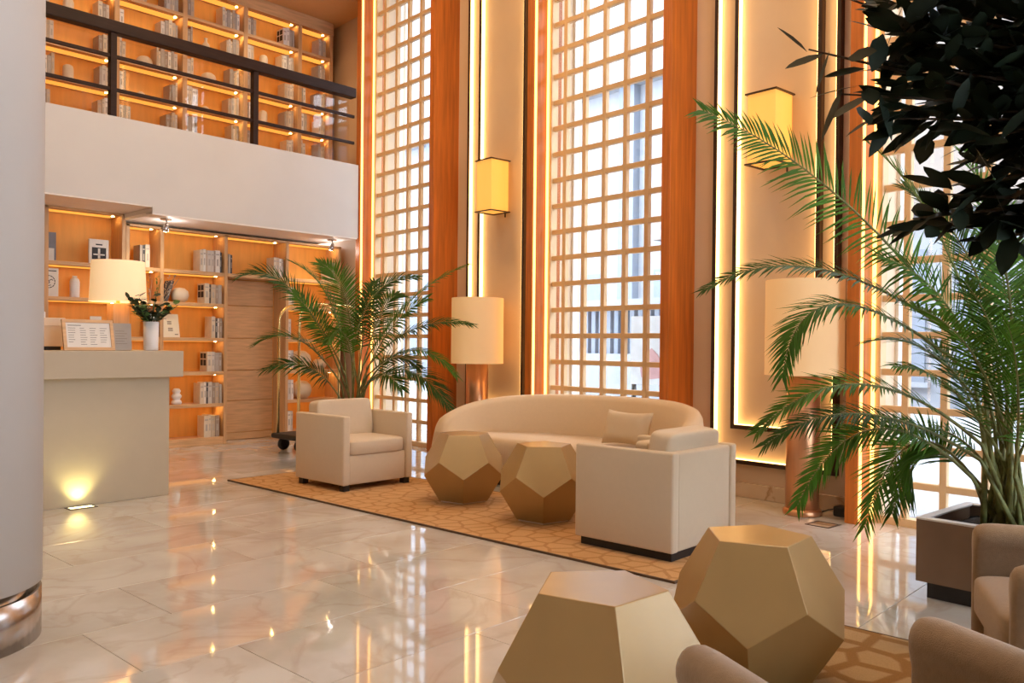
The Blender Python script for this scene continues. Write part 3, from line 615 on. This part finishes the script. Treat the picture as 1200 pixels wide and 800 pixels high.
for i in range(4):
    a = r2.uniform(0, 6.28); d = Vector((math.cos(a)*0.35+0.1, math.sin(a)*0.35, 1)); mb = MB(); mb.tube([Vector((0, 0, 0.2)), Vector((0, 0, 0.2))+d*0.2, Vector((0, 0, 0.2))+d*0.42+Vector((0.03, 0, -0.02))], [0.003, 0.003, 0.002], 5)
    for q in range(14): leafquad(mb, Vector((0, 0, 0.2))+d*(0.24+0.013*q), (d*0.5+Vector((r2.uniform(-1, 1), r2.uniform(-1, 1), 0.2))).normalized(), Vector((0, 0, 1)), 0.035, 0.005)
    obj('dry_stem', mb, dry if i else lg, vz, norm=False)
fl = MB()
for i in range(6): fl.lathe([(0.0, -0.008), (0.008, 0), (0.0, 0.008)], 8, (r2.uniform(-0.05, 0.05), -0.07+r2.uniform(-0.02, 0.01), 0.27+r2.uniform(-0.02, 0.03)))
obj('blossoms', fl, m_wht, vz)
# floor uplight beside the desk
ul = thing('floor_uplight', 'square recessed floor uplight glowing yellow at the desk foot', 'floor light', (2.46, 6.64, 0))
fu = MB()
for q in ((-0.10, 0.10, -0.055, -0.04), (-0.10, 0.10, 0.04, 0.055), (-0.10, -0.085, -0.04, 0.04), (0.085, 0.10, -0.04, 0.04)): fu.box(*q, 0, 0.004)
obj('frame', fu, m_dark, ul); obj('lens', bx(-0.085, 0.085, -0.04, 0.04, 0.0005, 0.002), emat('uplight lens', (1.0, 0.92, 0.45), 4.0), ul)
light('uplight_light', 'SPOT', (0, 0.0, 0.02), 9*LAMP, (1.0, 0.9, 0.38), ul, 0.03, (R_(180-14), 0, 0), R_(110), 0.9)
# ------------------------------------------------------------------ rugs
def rug(label, x0, x1, y0, y1, m):
    cx, cy = (x0+x1)/2, (y0+y1)/2
    t = thing('rug', label, 'rug', (cx, cy, 0)); hx, hy = (x1-x0)/2, (y1-y0)/2
    obj('pile', bx(-hx+0.006, hx-0.006, -hy+0.006, hy-0.006, 0.0, 0.012), m, t, bevel=0.003, segs=1)
    e = MB(); e.box(-hx, -hx+0.012, -hy, hy, 0, 0.0125); e.box(hx-0.012, hx, -hy, hy, 0, 0.0125); e.box(-hx+0.012, hx-0.012, -hy, -hy+0.012, 0, 0.0125); e.box(-hx+0.012, hx-0.012, hy-0.012, hy, 0, 0.0125)
    obj('binding', e, mat('rug binding', (0.10, 0.055, 0.03), 0.9, var=0.2), t)
rug('tan trellis patterned rug under the cream seating group', 3.846, 5.15, 2.36, 7.01, m_rug1)
rug('tan rug with broad brown lines under the tan armchairs', 1.93, 3.785, -1.4, 1.85, m_rug2)

# ------------------------------------------------------------------ dodecahedron tables
def dodeca(label, x, y, deg, zz=0.0125, a=0.235):
    t = thing('faceted_side_table', label, 'side table', (x, y, zz), R_(deg)); z0 = 0.012
    V = []
    for r, z, o in ((0.8507, 2.227, 0), (1.3764, 1.3764, 0), (1.3764, 0.8507, 36), (0.8507, 0, 36)):
        for k in range(5):
            an = R_(72*k+o); V.append((r*a*math.cos(an), r*a*math.sin(an), z*a+z0))
    F = [(0, 1, 2, 3, 4), (19, 18, 17, 16, 15)]
    for k in range(5):
        k1 = (k+1) % 5; F.append((k, 5+k, 10+k, 5+k1, k1)); F.append((15+k, 15+k1, 10+k1, 5+k1, 10+k))
    obj('body', MB().add(V, F), m_gold, t, bevel=0.0025, segs=2)
    obj('foot', MB().add([(0.80*a*0.98*math.cos(R_(36+72*k)), 0.80*a*0.98*math.sin(R_(36+72*k)), z) for z in (0, z0+0.002) for k in range(5)], [(4, 3, 2, 1, 0), (5, 6, 7, 8, 9)]+[(k, (k+1) % 5, 5+(k+1) % 5, 5+k) for k in range(5)]), m_cer, t)
dodeca('faceted gold side table next to the cream armchair with its back to the window', 4.66, 4.80, 45.8)
dodeca('faceted gold side table right beside the armchair with its back turned', 4.56, 3.88, 40.5)
dodeca('faceted gold table standing clear on the marble beside the rug edge', 1.99, 1.475, 13.1, 0.0125)
dodeca('faceted gold table on the brown lined rug in front of planter', 2.95, 1.455, 21.1)

# ------------------------------------------------------------------ cream armchairs (local front = -Y)
def cushion(x0, x1, y0, y1, z0, z1, puff=0.02, n=8, M=None):
    mb = MB(); rows_ = []
    cx, cy, cz = (x0+x1)/2, (y0+y1)/2, (z0+z1)/2; hx, hy, hz = (x1-x0)/2, (y1-y0)/2, (z1-z0)/2
    def sup(u): return math.copysign(abs(u)**0.22, u)
    for i in range(17):
        ph = -math.pi/2+math.pi*i/16; row = []
        for j in range(40):
            th = 2*math.pi*j/40
            x = sup(math.cos(ph))*sup(math.cos(th)); y = sup(math.cos(ph))*sup(math.sin(th)); z = sup(math.sin(ph))
            bulge = 1+puff/hz*(1-min(1, x*x))*(1-min(1, y*y))*0.8
            p = Vector((cx+hx*x, cy+hy*y, cz+hz*z*bulge)); row.append(M @ p if M is not None else p)
        rows_.append(row)
    mb.grid(rows_, closeu=True); return mb
def armchair(label, loc, rz, plinth):
    t = thing('armchair', label, 'armchair', loc, rz)
    for sx in (-1, 1):
        x0, x1 = (sx*0.375, sx*0.305); obj('arm', bx(min(x0, x1), max(x0, x1), -0.35, 0.36, 0.05, 0.628), m_cream, t, bevel=0.014, segs=3, smooth=True)
    obj('back', bx(-0.303, 0.303, 0.25, 0.352, 0.05, 0.622), m_cream, t, bevel=0.014, segs=3, smooth=True)
    obj('seat_base', bx(-0.303, 0.303, -0.335, 0.25, 0.05, 0.295), m_cream, t, bevel=0.01, segs=2, smooth=True)
    obj('seat_cushion', cushion(-0.302, 0.302, -0.35, 0.20, 0.29, 0.42, 0.012), m_cream, t)
    obj('back_cushion', cushion(-0.30, 0.30, 0.10, 0.26, 0.40, 0.745, 0.0, M=Matrix.Translation((0, 0.10, 0.42)) @ Matrix.Rotation(R_(-7), 4, 'X') @ Matrix.Translation((0, -0.10, -0.42))), m_cream, t)
    if plinth: obj('plinth', bx(-0.345, 0.345, -0.32, 0.335, 0.0, 0.052), m_black, t)
    else:
        for sx in (-1, 1):
            for sy in (-1, 1): obj('foot', bx(sx*0.325-0.03, sx*0.325+0.03, sy*0.30-0.03, sy*0.30+0.03, 0, 0.052), m_black, t)
    return t
armchair('cream armchair on small black feet facing down the rug before the palm', (4.565, 6.095, 0.0125), 0, False)
a2 = armchair('cream armchair on black plinth seen from behind beside curved sofa', (4.527, 2.926, 0.0125), R_(180), True)
lc = obj('lumbar_cushion', cushion(-0.02, 0.24, 0.0, 0.10, 0.44, 0.66, 0.0), m_cream, a2)

# ------------------------------------------------------------------ curved sofa by the window
def sofa():
    s0, d0 = 4.92, 4.72
    t = thing('curved_sofa', 'long curved cream sofa with rounded back under lattice window', 'sofa', W(s0, d0, 0.0125), -PH)
    A, B = 1.40, 0.98; TM = R_(96); n = 60
    def top(th):
        q = min(1.0, abs(th)/TM); base = 0.45+0.345*(max(0.0, 1-q**3.2))**0.62
        return base+0.02*math.sin(-th*0.6) 
    def pt(th, k, z): return Vector((B*math.cos(th)*k if math.cos(th) > 0 else B*math.cos(th)*k*0.55, A*math.sin(th)*k, z))
    rows_ = []
    for i in range(n+1):
        th = -TM+2*TM*i/n; h = top(th); r = []
        prof = [(1.0, 0.06), (1.02, 0.20), (1.015, h*0.7), (1.0, h-0.05), (0.985, h-0.015), (0.955, h), (0.92, h-0.012), (0.895, h-0.05), (0.88, h*0.75), (0.86, 0.44), (0.85, 0.30), (0.85, 0.06)]
        for k, z in prof: r.append(pt(th, k, z))
        rows_.append(r)
    mb = MB(); mb.grid(rows_, closeu=True)
    for e in (0, n): mb.f.append(tuple(range(e*12, e*12+12))); mb.mi.append(0); mb.sm.append(False)
    obj('back', mb, m_sofa, t, norm=True)
    # crescent seat
    rows_ = []; m_ = 40
    for i in range(m_+1):
        u = -1+2*i/m_; th = u*R_(84)
        inn = pt(th, 0.875, 0); fr = Vector((-0.18+0.36*math.cos(u*1.35)-0.02, A*0.84*math.sin(th), 0))
        r = []
        for f, z in ((0.0, 0.10), (0.0, 0.36), (0.02, 0.405), (0.07, 0.425), (0.5, 0.43), (1.0, 0.425), (1.0, 0.10)):
            p = fr.lerp(inn, f); p.z = z; r.append(p)
        rows_.append(r)
    mb = MB(); mb.grid(rows_, closeu=True)
    for e in (0, m_): mb.f.append(tuple(range(e*7, e*7+7))); mb.mi.append(0); mb.sm.append(False)
    obj('seat', mb, m_sofa, t)
    rows_ = []
    for i in range(m_+1):
        u = -1+2*i/m_; th = u*R_(80); a_ = pt(th, 0.97, 0); b_ = Vector((-0.12+0.36*math.cos(u*1.35), A*0.80*math.sin(th), 0))
        rows_.append([Vector((b_.x, b_.y, 0)), Vector((b_.x, b_.y, 0.11)), Vector((a_.x, a_.y, 0.11)), Vector((a_.x, a_.y, 0))])
    mb = MB(); mb.grid(rows_, closeu=True, smooth=False)
    for e in (0, m_): mb.f.append(tuple(range(e*4, e*4+4))); mb.mi.append(0); mb.sm.append(False)
    obj('plinth', mb, m_black, t)
sofa()
def pillow(label, loc, rz, wx, hz, tilt):
    rows_ = []; n = 16
    mb = MB()
    for sgn in (1, -1):
        rr = []
        for i in range(n+1):
            u = -1+2*i/n; r = []
            for j in range(n+1):
                v = -1+2*j/n; pin = 1-0.10*(1-u*u)*0-0.0
                x = wx*u*(1-0.10*(1-v*v)*abs(u)**2); z = hz*v*(1-0.14*(1-u*u)*abs(v)**2)
                y = sgn*0.075*((1-u**4)*(1-v**4))**0.5; r.append(Vector((x, y, z)))
            rr.append(r)
        mb.grid(rr)
    t = thing('throw_pillow', label, 'cushion', loc, rz); o = obj('cover', mb, m_cream, t, rot=(R_(tilt), 0, 0), norm=True)
    pp = MB(); edge = [(wx*u, 0, hz*v) for u, v in ((-1, -1), (1, -1), (1, 1), (-1, 1))]
    return t
pillow('cream throw pillow leaning on the curved sofa back', (5.61, 3.90, 0.59), R_(-95), 0.235, 0.145, -18)

# ------------------------------------------------------------------ tan armchairs with rolled arms (local front = +Y, origin between arm fronts on the floor)
def tub_chair(label, loc, rz):
    t = thing('rolled_arm_chair', label, 'armchair', loc, rz)
    for sx in (-1, 1):
        prof = []
        for q in ((-0.036, 0.06), (-0.036, 0.30), (-0.034, 0.50)): prof.append(q)
        for k in range(13):
            an = R_(210-240*k/12); prof.append((0.052*math.cos(an), 0.552+0.052*math.sin(an)))
        for q in ((0.034, 0.50), (0.036, 0.30), (0.036, 0.06)): prof.append(q)
        rows_ = []
        for y, sc, dz in ((0.0, 0.55, -0.03), (-0.012, 0.8, -0.012), (-0.035, 0.95, -0.003), (-0.07, 1.0, 0), (-0.35, 1.0, 0.0), (-0.62, 1.0, 0.01), (-0.66, 0.9, 0.0), (-0.68, 0.6, -0.03)):
            rows_.append([Vector((sx*0.315+x*sc, y, (z+dz*(1 if z > 0.4 else 0)))) for x, z in prof])
        mb = MB(); mb.grid(rows_, closeu=True); n = len(prof)
        for e in (0, len(rows_)-1): mb.f.append(tuple(range(e*n, e*n+n))); mb.mi.append(0); mb.sm.append(True)
        obj('arm', mb, m_tan, t)
    obj('back', cushion(-0.28, 0.28, -0.72, -0.56, 0.07, 0.66), m_tan, t)
    obj('seat_base', bx(-0.278, 0.278, -0.58, -0.03, 0.06, 0.30), m_tan, t, bevel=0.012, segs=2, smooth=True)
    obj('seat_cushion', cushion(-0.277, 0.277, -0.575, 0.015, 0.29, 0.43, 0.02), m_tan, t)
    for sx in (-1, 1):
        for y in (-0.07, -0.62): obj('leg', MB().lathe([(0.016, 0), (0.024, 0.065)], 12, (sx*0.29, y, 0)), m_black, t)
    return t
F1 = tub_chair('tan rolled arm chair facing the gold table that stands clear on marble', (1.89, 0.80, 0.0125), R_(-28.5))
F3 = tub_chair('tan rolled arm chair in front of the bronze palm planter', (3.14, 0.72, 0.0125), R_(23))

# ------------------------------------------------------------------ floor lamps and sconces
def floor_lamp(label, s, d):
    t = thing('floor_lamp', label, 'floor lamp', W(s, d, 0), -PH)
    obj('column', MB().lathe([(0.122, 0.03), (0.122, 1.08)], 40), m_copper, t); obj('base', MB().lathe([(0.135, 0), (0.14, 0.01), (0.14, 0.035), (0.124, 0.05)], 40), m_copper, t)
    sh = obj('shade', MB().lathe([(0.285, 1.045), (0.283, 1.755)], 56, capb=False, capt=False), m_shade, t)
    obj('diffuser', MB().lathe([(0.28, 1.07), (0.28, 1.075)], 40), m_shade, sh); obj('top_diffuser', MB().lathe([(0.278, 1.735), (0.278, 1.738)], 40), m_shade, sh)
floor_lamp('floor lamp with drum shade on copper column beside the near palm', 3.26, 5.85)
floor_lamp('floor lamp with drum shade on copper column beside curved sofa', 7.10, 5.83)
def sconce(label, s0):
    t = thing('wall_lantern', label, 'wall lamp', W(s0+0.125, 6.0, 2.70), -PH)
    h = 0.57; b = 0.124
    obj('shade', MB().box(-b, b, -b, b, 0.012, h-0.012), m_sconce, t, bevel=0.002, segs=1)
    for z in (0.0, h-0.012):
        fr = MB(); e = 0.14
        for q in ((-e, e, -e, -e+0.016), (-e, e, e-0.016, e), (-e, -e+0.016, -e+0.016, e-0.016), (e-0.016, e, -e+0.016, e-0.016)): fr.box(*q, z, z+0.012)
        obj('rim', fr, m_dark, t)
    obj('bracket', MB().box(b, 0.16, -0.02, 0.02, 0.1, 0.47), m_dark, t); obj('peg', MB().lathe([(0.008, -0.05), (0.008, 0.0)], 10, (0.10, -0.10, 0)), m_dark, t)
sconce('glowing square wall lantern behind the palm frond', 3.54)
sconce('glowing square wall lantern between the two tall lattice windows', 6.945)
fb = thing('floor_socket', 'square brass floor socket frame in marble by floor lamp', 'floor socket', W(2.97, 5.62, 0), -PH)
q_ = MB()
for e in ((-0.09, 0.09, -0.09, -0.075), (-0.09, 0.09, 0.075, 0.09), (-0.09, -0.075, -0.075, 0.075), (0.075, 0.09, -0.075, 0.075)): q_.box(*e, 0, 0.003)
obj('frame', q_, m_dark, fb); obj('cover', bx(-0.073, 0.073, -0.073, 0.073, 0, 0.0015), m_skirt, fb)
po = thing('floor_plug', 'small black plug box on floor behind copper lamp column', 'plug', W(3.02, 6.02, 0), -PH)
obj('housing', bx(-0.05, 0.05, -0.06, 0.06, 0, 0.075), m_black, po, bevel=0.012, segs=3); obj('cable', MB().tube([(0, 0.05, 0.05), (0, 0.12, 0.03), (-0.05, 0.16, 0.01)], 0.006, 6), m_black, po)

# ------------------------------------------------------------------ luggage cart
lcart = thing('luggage_cart', 'brass birdcage luggage cart with black deck behind the palm', 'luggage cart', (5.38, 8.23, 0))
obj('deck', bx(-0.06, 0.905, -0.06, 0.48, 0.14, 0.20), m_black, lcart, bevel=0.02, segs=3)
for x in (0.05, 0.80):
    for y in (0.04, 0.38):
        wl = obj('wheel', MB().lathe([(0.03, -0.02), (0.07, -0.018), (0.075, 0), (0.07, 0.018), (0.03, 0.02)], 24, M=Matrix.Rotation(R_(90), 4, 'X')), m_black, lcart, (x, y, 0.075)); obj('fork', bx(-0.02, 0.02, -0.028, 0.028, 0.06, 0.085), m_black, wl)
for y in (0.0, 0.42):
    pts = [(0, y, 0.2), (0, y, 1.38)]+[(0.20-0.20*math.cos(a), y, 1.47+0.22*math.sin(a)) for a in [math.pi/2*k/6 for k in range(1, 7)]]+[(0.645+0.20*math.sin(a), y, 1.47+0.22*math.cos(a)) for a in [math.pi/2*k/6 for k in range(0, 6)]]+[(0.845, y, 1.38), (0.845, y, 0.2)]
    obj('arch', MB().tube(pts, 0.0165, 12), m_brass, lcart)
for x in (0.30, 0.55): obj('cross_bar', MB().tube([(x, 0, 1.69), (x, 0.42, 1.69)], 0.012, 10), m_brass, lcart)
obj('side_bar', MB().tube([(0.0, 0, 0.95), (0.0, 0.42, 0.95)], 0.010, 8), m_brass, lcart)

# ------------------------------------------------------------------ palms
PALM_NEAR=[
  ((4.72,1.08,1.12),(4.04,1.53,2.09),(3.47,2,2.34)),
  ((4.67,1.12,1.21),(4.03,1.69,1.88),(3.65,2.09,1.53)),
  ((4.65,1.15,1.12),(3.97,1.75,1.82),(3.91,1.81,1.11)),
  ((4.56,1.09,0.79),(3.94,1.48,1.34),(3.64,1.8,0.86)),
  ((4.67,1.12,0.7),(4.14,1.55,1.12),(3.85,1.86,0.78)),
  ((4.65,1.15,0.61),(4.27,1.56,1.16),(4.15,1.83,0.45)),
  ((4.76,1.17,0.59),(4.73,1.5,1.06),(4.89,1.76,0.24)),
  ((4.79,1.14,0.55),(4.9,1.47,0.92),(5.1,1.68,0.3)),
  ((4.72,1.07,0.87),(4.51,1.16,1.58),(4.12,1.43,1.69)),
  ((4.73,1.06,0.95),(4.59,1.23,1.93),(4.4,1.58,2.29)),
  ((4.86,1.07,0.86),(4.96,1.12,1.83),(4.83,1.55,2.13)),
  ((4.78,1.01,0.87),(4.82,0.97,1.72),(4.73,1.23,2.25)),
  ((4.78,1.01,0.87),(4.79,0.86,1.71),(4.78,0.72,1.94)),
  ((4.79,0.99,0.78),(4.73,0.77,1.37),(4.8,0.55,1.29)),
  ((4.76,1.02,0.78),(4.23,1.02,1.36),(3.81,1.18,1.43)),
  ((4.75,1.04,0.7),(4.37,1.16,1.17),(4.07,1.33,1.17)),
  ((4.76,1.02,0.7),(4.45,0.93,1.29),(3.96,1.02,1.54)),
  ((4.78,1.01,0.61),(4.53,0.84,1.09),(4.57,0.65,1.02)),
  ((4.72,1.07,0.61),(4.67,1.28,0.98),(4.7,1.53,0.74)),
  ((4.73,1.05,0.61),(4.87,1.21,1.07),(4.93,1.44,1.29)),
  ((4.87,1.05,0.94),(5.13,1.08,1.75),(5.23,1.27,1.96)),
  ((4.79,0.99,0.7),(5.14,0.92,1.61),(5.31,1.03,1.76)),
  ((4.75,1.04,0.78),(4.75,1.34,1.38),(4.71,1.68,1.29)),
  ((4.68,0.97,0.63),(4.36,0.87,1.13),(4.08,0.88,1.36)),
]
PALM_FAR=[
  ((5.27,7.27,0.91),(4.76,7.38,2.12),(4.36,7.68,1.92)),
  ((5.36,7.32,0.91),(5.27,7.28,1.89),(4.85,7.59,2.09)),
  ((5.4,7.27,1.09),(5.42,7.12,1.98),(5.8,6.7,1.94)),
  ((5.48,7.19,1),(5.62,6.74,1.8),(6.01,6.18,2.06)),
  ((5.45,7.07,1),(5.55,6.52,1.58),(5.9,5.99,1.45)),
  ((5.45,7.07,0.91),(5.61,6.46,1.45),(5.8,6.1,0.94)),
  ((5.42,7.1,0.78),(5.55,6.52,1.27),(5.76,6.14,0.61)),
  ((5.27,7.27,0.82),(4.85,7.43,1.53),(4.51,7.65,1.24)),
  ((5.25,7.28,0.69),(4.94,7.33,1.18),(4.57,7.58,0.98)),
  ((5.48,7.33,1),(5.57,7.54,2.02),(5.4,7.87,2.13)),
  ((5.54,7.27,1),(5.82,7.27,1.83),(6.01,7.21,1.79)),
  ((5.36,7.17,0.91),(5.06,6.92,1.61),(4.82,6.87,1.27)),
  ((5.51,7.15,0.82),(5.69,6.96,1.27),(5.81,6.68,1.01)),
  ((5.3,7.24,0.91),(4.94,7.19,1.52),(4.71,7.29,1.73)),
  ((5.51,7.3,0.91),(5.76,7.48,1.74),(5.94,7.58,1.95)),
  ((5.42,7.1,0.87),(5.41,6.68,1.53),(5.6,6.32,1.7)),
  ((5.44,7.08,0.78),(5.29,6.66,1.1),(5.37,6.42,0.81)),
]

def bez(p, t): return p[0]*(1-t)**2+p[1]*2*t*(1-t)+p[2]*t*t
def frond(pts, n, Lmax, seed, droop=0.25, wid=0.011, face=Vector((0, 0, 1))):
    """pinnate leaf: tapered rachis plus rows of narrow folded leaflets"""
    r = random.Random(seed); p = [Vector(q) for q in pts]; mb = MB()
    mb.tube([bez(p, t/12) for t in range(13)], [0.008*(1-t/12)+0.0016 for t in range(13)], 5, 1)
    G = Vector((0, 0, -1))
    for i in range(n):
        t = 0.20+0.80*(i/(n-1)); c = bez(p, t); tg = (bez(p, min(1, t+0.02))-bez(p, t-0.02)).normalized()
        side = tg.cross(face)
        if side.length < 0.05: side = Vector((1, 0, 0))
        side.normalize(); nr = side.cross(tg).normalized()
        q = (t-0.20)/0.80; L_ = Lmax*(0.62+0.38*math.sin(math.pi*min(1, q*1.1+0.1)))*(1-0.35*max(0, q-0.75)/0.25)
        al = R_(64-36*q)
        for sg in (-1, 1):
            a = al+r.uniform(-0.10, 0.10); d = (tg*math.cos(a)+side*sg*math.sin(a)+nr*(0.16+r.uniform(-0.12, 0.12))).normalized(); LL = L_*r.uniform(0.85, 1.1)
            b = d.cross(nr).normalized(); w_ = wid*r.uniform(0.85, 1.15); vs = []
            for u, ww in ((0, 0.35), (0.25, 1.0), (0.6, 0.8), (1.0, 0.03)):
                x = c+d*LL*u+G*droop*LL*u*u*r.uniform(0.8, 1.2); vs.append([x+b*w_*ww, x+nr*(-0.35*w_*ww), x-b*w_*ww])
            mb.grid(vs, 0, False)
    return mb
def palm(t, fronds, base, spread, Lmax, n, mats_, wid, seed, fc):
    o = Vector(t.location); R3 = Matrix.Rotation(-t.rotation_euler.z, 3, 'Z'); r = random.Random(seed)
    for i, f in enumerate(fronds):
        p = [R3 @ (Vector(q)-o) for q in f]
        b = Vector((base[0]+r.uniform(-spread, spread), base[1]+r.uniform(-spread, spread), base[2]))
        mid = b.lerp(p[0], 0.5)+Vector((r.uniform(-0.03, 0.03), r.uniform(-0.03, 0.03), 0.02))
        obj('stem', MB().tube([b, mid, p[0], bez(p, 0.06)], [0.016, 0.012, 0.009, 0.008], 7), m_cane, t)
        ln = (p[1]-p[0]).length+(p[2]-p[1]).length
        obj('frond', frond(p, max(14, int(n*min(1.2, ln/1.3))), Lmax*(0.72 if 1 <= i <= 5 else 1.0)*r.uniform(0.85, 1.12)*min(1.1, 0.6+ln/3), seed*100+i, r.uniform(0.12, 0.3), wid, (Vector((0, 0, 1)).lerp(R3 @ Vector((-0.7, -0.65, 0.25)).normalized(), fc(i, r))).normalized()), [mats_[i % len(mats_)], m_cane], t, norm=False)
pl = thing('potted_palm', 'large arching areca palm in a square bronze planter', 'palm', W(1.475, 4.675, 0), -PH)
hw = 0.325; pb_ = MB()
pb_.box(-hw, -hw+0.03, -hw, hw, 0.085, 0.40); pb_.box(hw-0.03, hw, -hw, hw, 0.085, 0.40); pb_.box(-hw+0.03, hw-0.03, -hw, -hw+0.03, 0.085, 0.40); pb_.box(-hw+0.03, hw-0.03, hw-0.03, hw, 0.085, 0.40); pb_.box(-hw+0.03, hw-0.03, -hw+0.03, hw-0.03, 0.085, 0.11)
obj('planter', pb_, m_planter, pl); obj('base', bx(-hw+0.04, hw-0.04, -hw+0.04, hw-0.04, 0, 0.085), m_black, pl)
rim = MB(); e = hw+0.003
for q in ((-e, e, -e, -e+0.05), (-e, e, e-0.05, e), (-e, -e+0.05, -e+0.05, e-0.05), (e-0.05, e, -e+0.05, e-0.05)): rim.box(*q, 0.395, 0.405)
obj('planter_rim', rim, m_rim, pl, bevel=0.002, segs=1)
so = MB(); rs = random.Random(5)
so.grid([[Vector((-0.29+0.58*i/14, -0.29+0.58*j/14, 0.335+rs.uniform(-0.012, 0.012)+0.02*math.sin(i*0.7)*math.cos(j*0.6))) for j in range(15)] for i in range(15)])
obj('soil', so, m_soil, pl)
palm(pl, PALM_NEAR, (0, 0.0, 0.33), 0.14, 0.25, 52, [m_palm, m_palmd, m_palm], 0.0062, 11, lambda i, r: (0.95, 0.35, 0.3, 0.3, 0.35, 0.5, 0.95, 0.6)[i] if i < 8 else r.uniform(0.0, 0.6))
pp = thing('potted_palm', 'feathery areca palm in a round pot behind the cream armchair', 'palm', (5.45, 7.30, 0))
obj('pot', MB().lathe([(0.14, 0), (0.19, 0.30), (0.20, 0.34), (0.18, 0.34), (0.17, 0.30)], 32), m_planter, pp); obj('soil', MB().lathe([(0.0, 0.29), (0.172, 0.29), (0.172, 0.305), (0.0, 0.31)], 24, capb=False, capt=False), m_soil, pp)
palm(pp, PALM_FAR, (0, 0, 0.29), 0.06, 0.30, 42, [m_palmd, m_palm], 0.0085, 23, lambda i, r: r.uniform(0.1, 0.6))

# ------------------------------------------------------------------ dark fig tree close to the camera
ft = thing('fig_tree', 'dark leafy fig tree overhanging the tan armchair and planter', 'tree', (2.72, 0.02, 0.0125))
obj('pot', MB().lathe([(0.15, 0), (0.2, 0.32), (0.21, 0.36), (0.19, 0.36), (0.18, 0.3)], 28), m_planter, ft)
obj('trunk', MB().tube([(0, 0, 0.2), (0.02, 0.03, 0.8), (-0.02, 0.05, 1.3), (-0.05, 0.1, 1.7)], [0.035, 0.03, 0.026, 0.02], 8), m_bark, ft)
rf = random.Random(9); leafm = []
for q in range(3):
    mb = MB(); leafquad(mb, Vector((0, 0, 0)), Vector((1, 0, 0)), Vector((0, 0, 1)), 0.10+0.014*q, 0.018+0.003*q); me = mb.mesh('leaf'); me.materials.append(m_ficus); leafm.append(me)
ends = []
fo = Vector(ft.location)
targets = [(1.98, 0.86, 1.97), (2.02, 0.80, 1.86), (2.08, 0.72, 2.02), (2.1, 0.70, 1.80), (2.15, 0.64, 1.92), (2.2, 0.60, 2.08), (2.2, 0.58, 1.74), (2.16, 0.62, 1.62), (2.12, 0.66, 1.56), (2.26, 0.52, 1.90), (2.3, 0.47, 2.05), (2.3, 0.46, 1.66), (2.26, 0.50, 1.54), (2.38, 0.40, 1.8), (2.36, 0.42, 2.12), (2.4, 0.36, 1.6), (2.2, 0.75, 2.12), (2.3, 0.65, 1.98), (2.34, 0.6, 1.76), (2.42, 0.5, 1.9), (2.4, 0.5, 2.1), (2.5, 0.3, 1.95), (2.5, 0.3, 1.7), (2.05, 0.80, 2.10), (2.28, 0.62, 2.15), (2.18, 0.66, 1.98), (2.24, 0.56, 1.82), (2.28, 0.5, 1.98), (2.3, 0.47, 1.76), (2.32, 0.44, 1.56), (2.22, 0.56, 1.64), (2.34, 0.42, 1.9), (2.26, 0.53, 2.1), (2.16, 0.64, 2.06), (2.36, 0.38, 1.7)]
nl = 0; stuff = MB()
for i, T in enumerate(targets):
    e = Vector(T)-fo; b0 = Vector((-0.05, 0.1, 1.35+0.35*rf.random())); mid = b0.lerp(e, 0.55)+Vector((0, 0, 0.10))
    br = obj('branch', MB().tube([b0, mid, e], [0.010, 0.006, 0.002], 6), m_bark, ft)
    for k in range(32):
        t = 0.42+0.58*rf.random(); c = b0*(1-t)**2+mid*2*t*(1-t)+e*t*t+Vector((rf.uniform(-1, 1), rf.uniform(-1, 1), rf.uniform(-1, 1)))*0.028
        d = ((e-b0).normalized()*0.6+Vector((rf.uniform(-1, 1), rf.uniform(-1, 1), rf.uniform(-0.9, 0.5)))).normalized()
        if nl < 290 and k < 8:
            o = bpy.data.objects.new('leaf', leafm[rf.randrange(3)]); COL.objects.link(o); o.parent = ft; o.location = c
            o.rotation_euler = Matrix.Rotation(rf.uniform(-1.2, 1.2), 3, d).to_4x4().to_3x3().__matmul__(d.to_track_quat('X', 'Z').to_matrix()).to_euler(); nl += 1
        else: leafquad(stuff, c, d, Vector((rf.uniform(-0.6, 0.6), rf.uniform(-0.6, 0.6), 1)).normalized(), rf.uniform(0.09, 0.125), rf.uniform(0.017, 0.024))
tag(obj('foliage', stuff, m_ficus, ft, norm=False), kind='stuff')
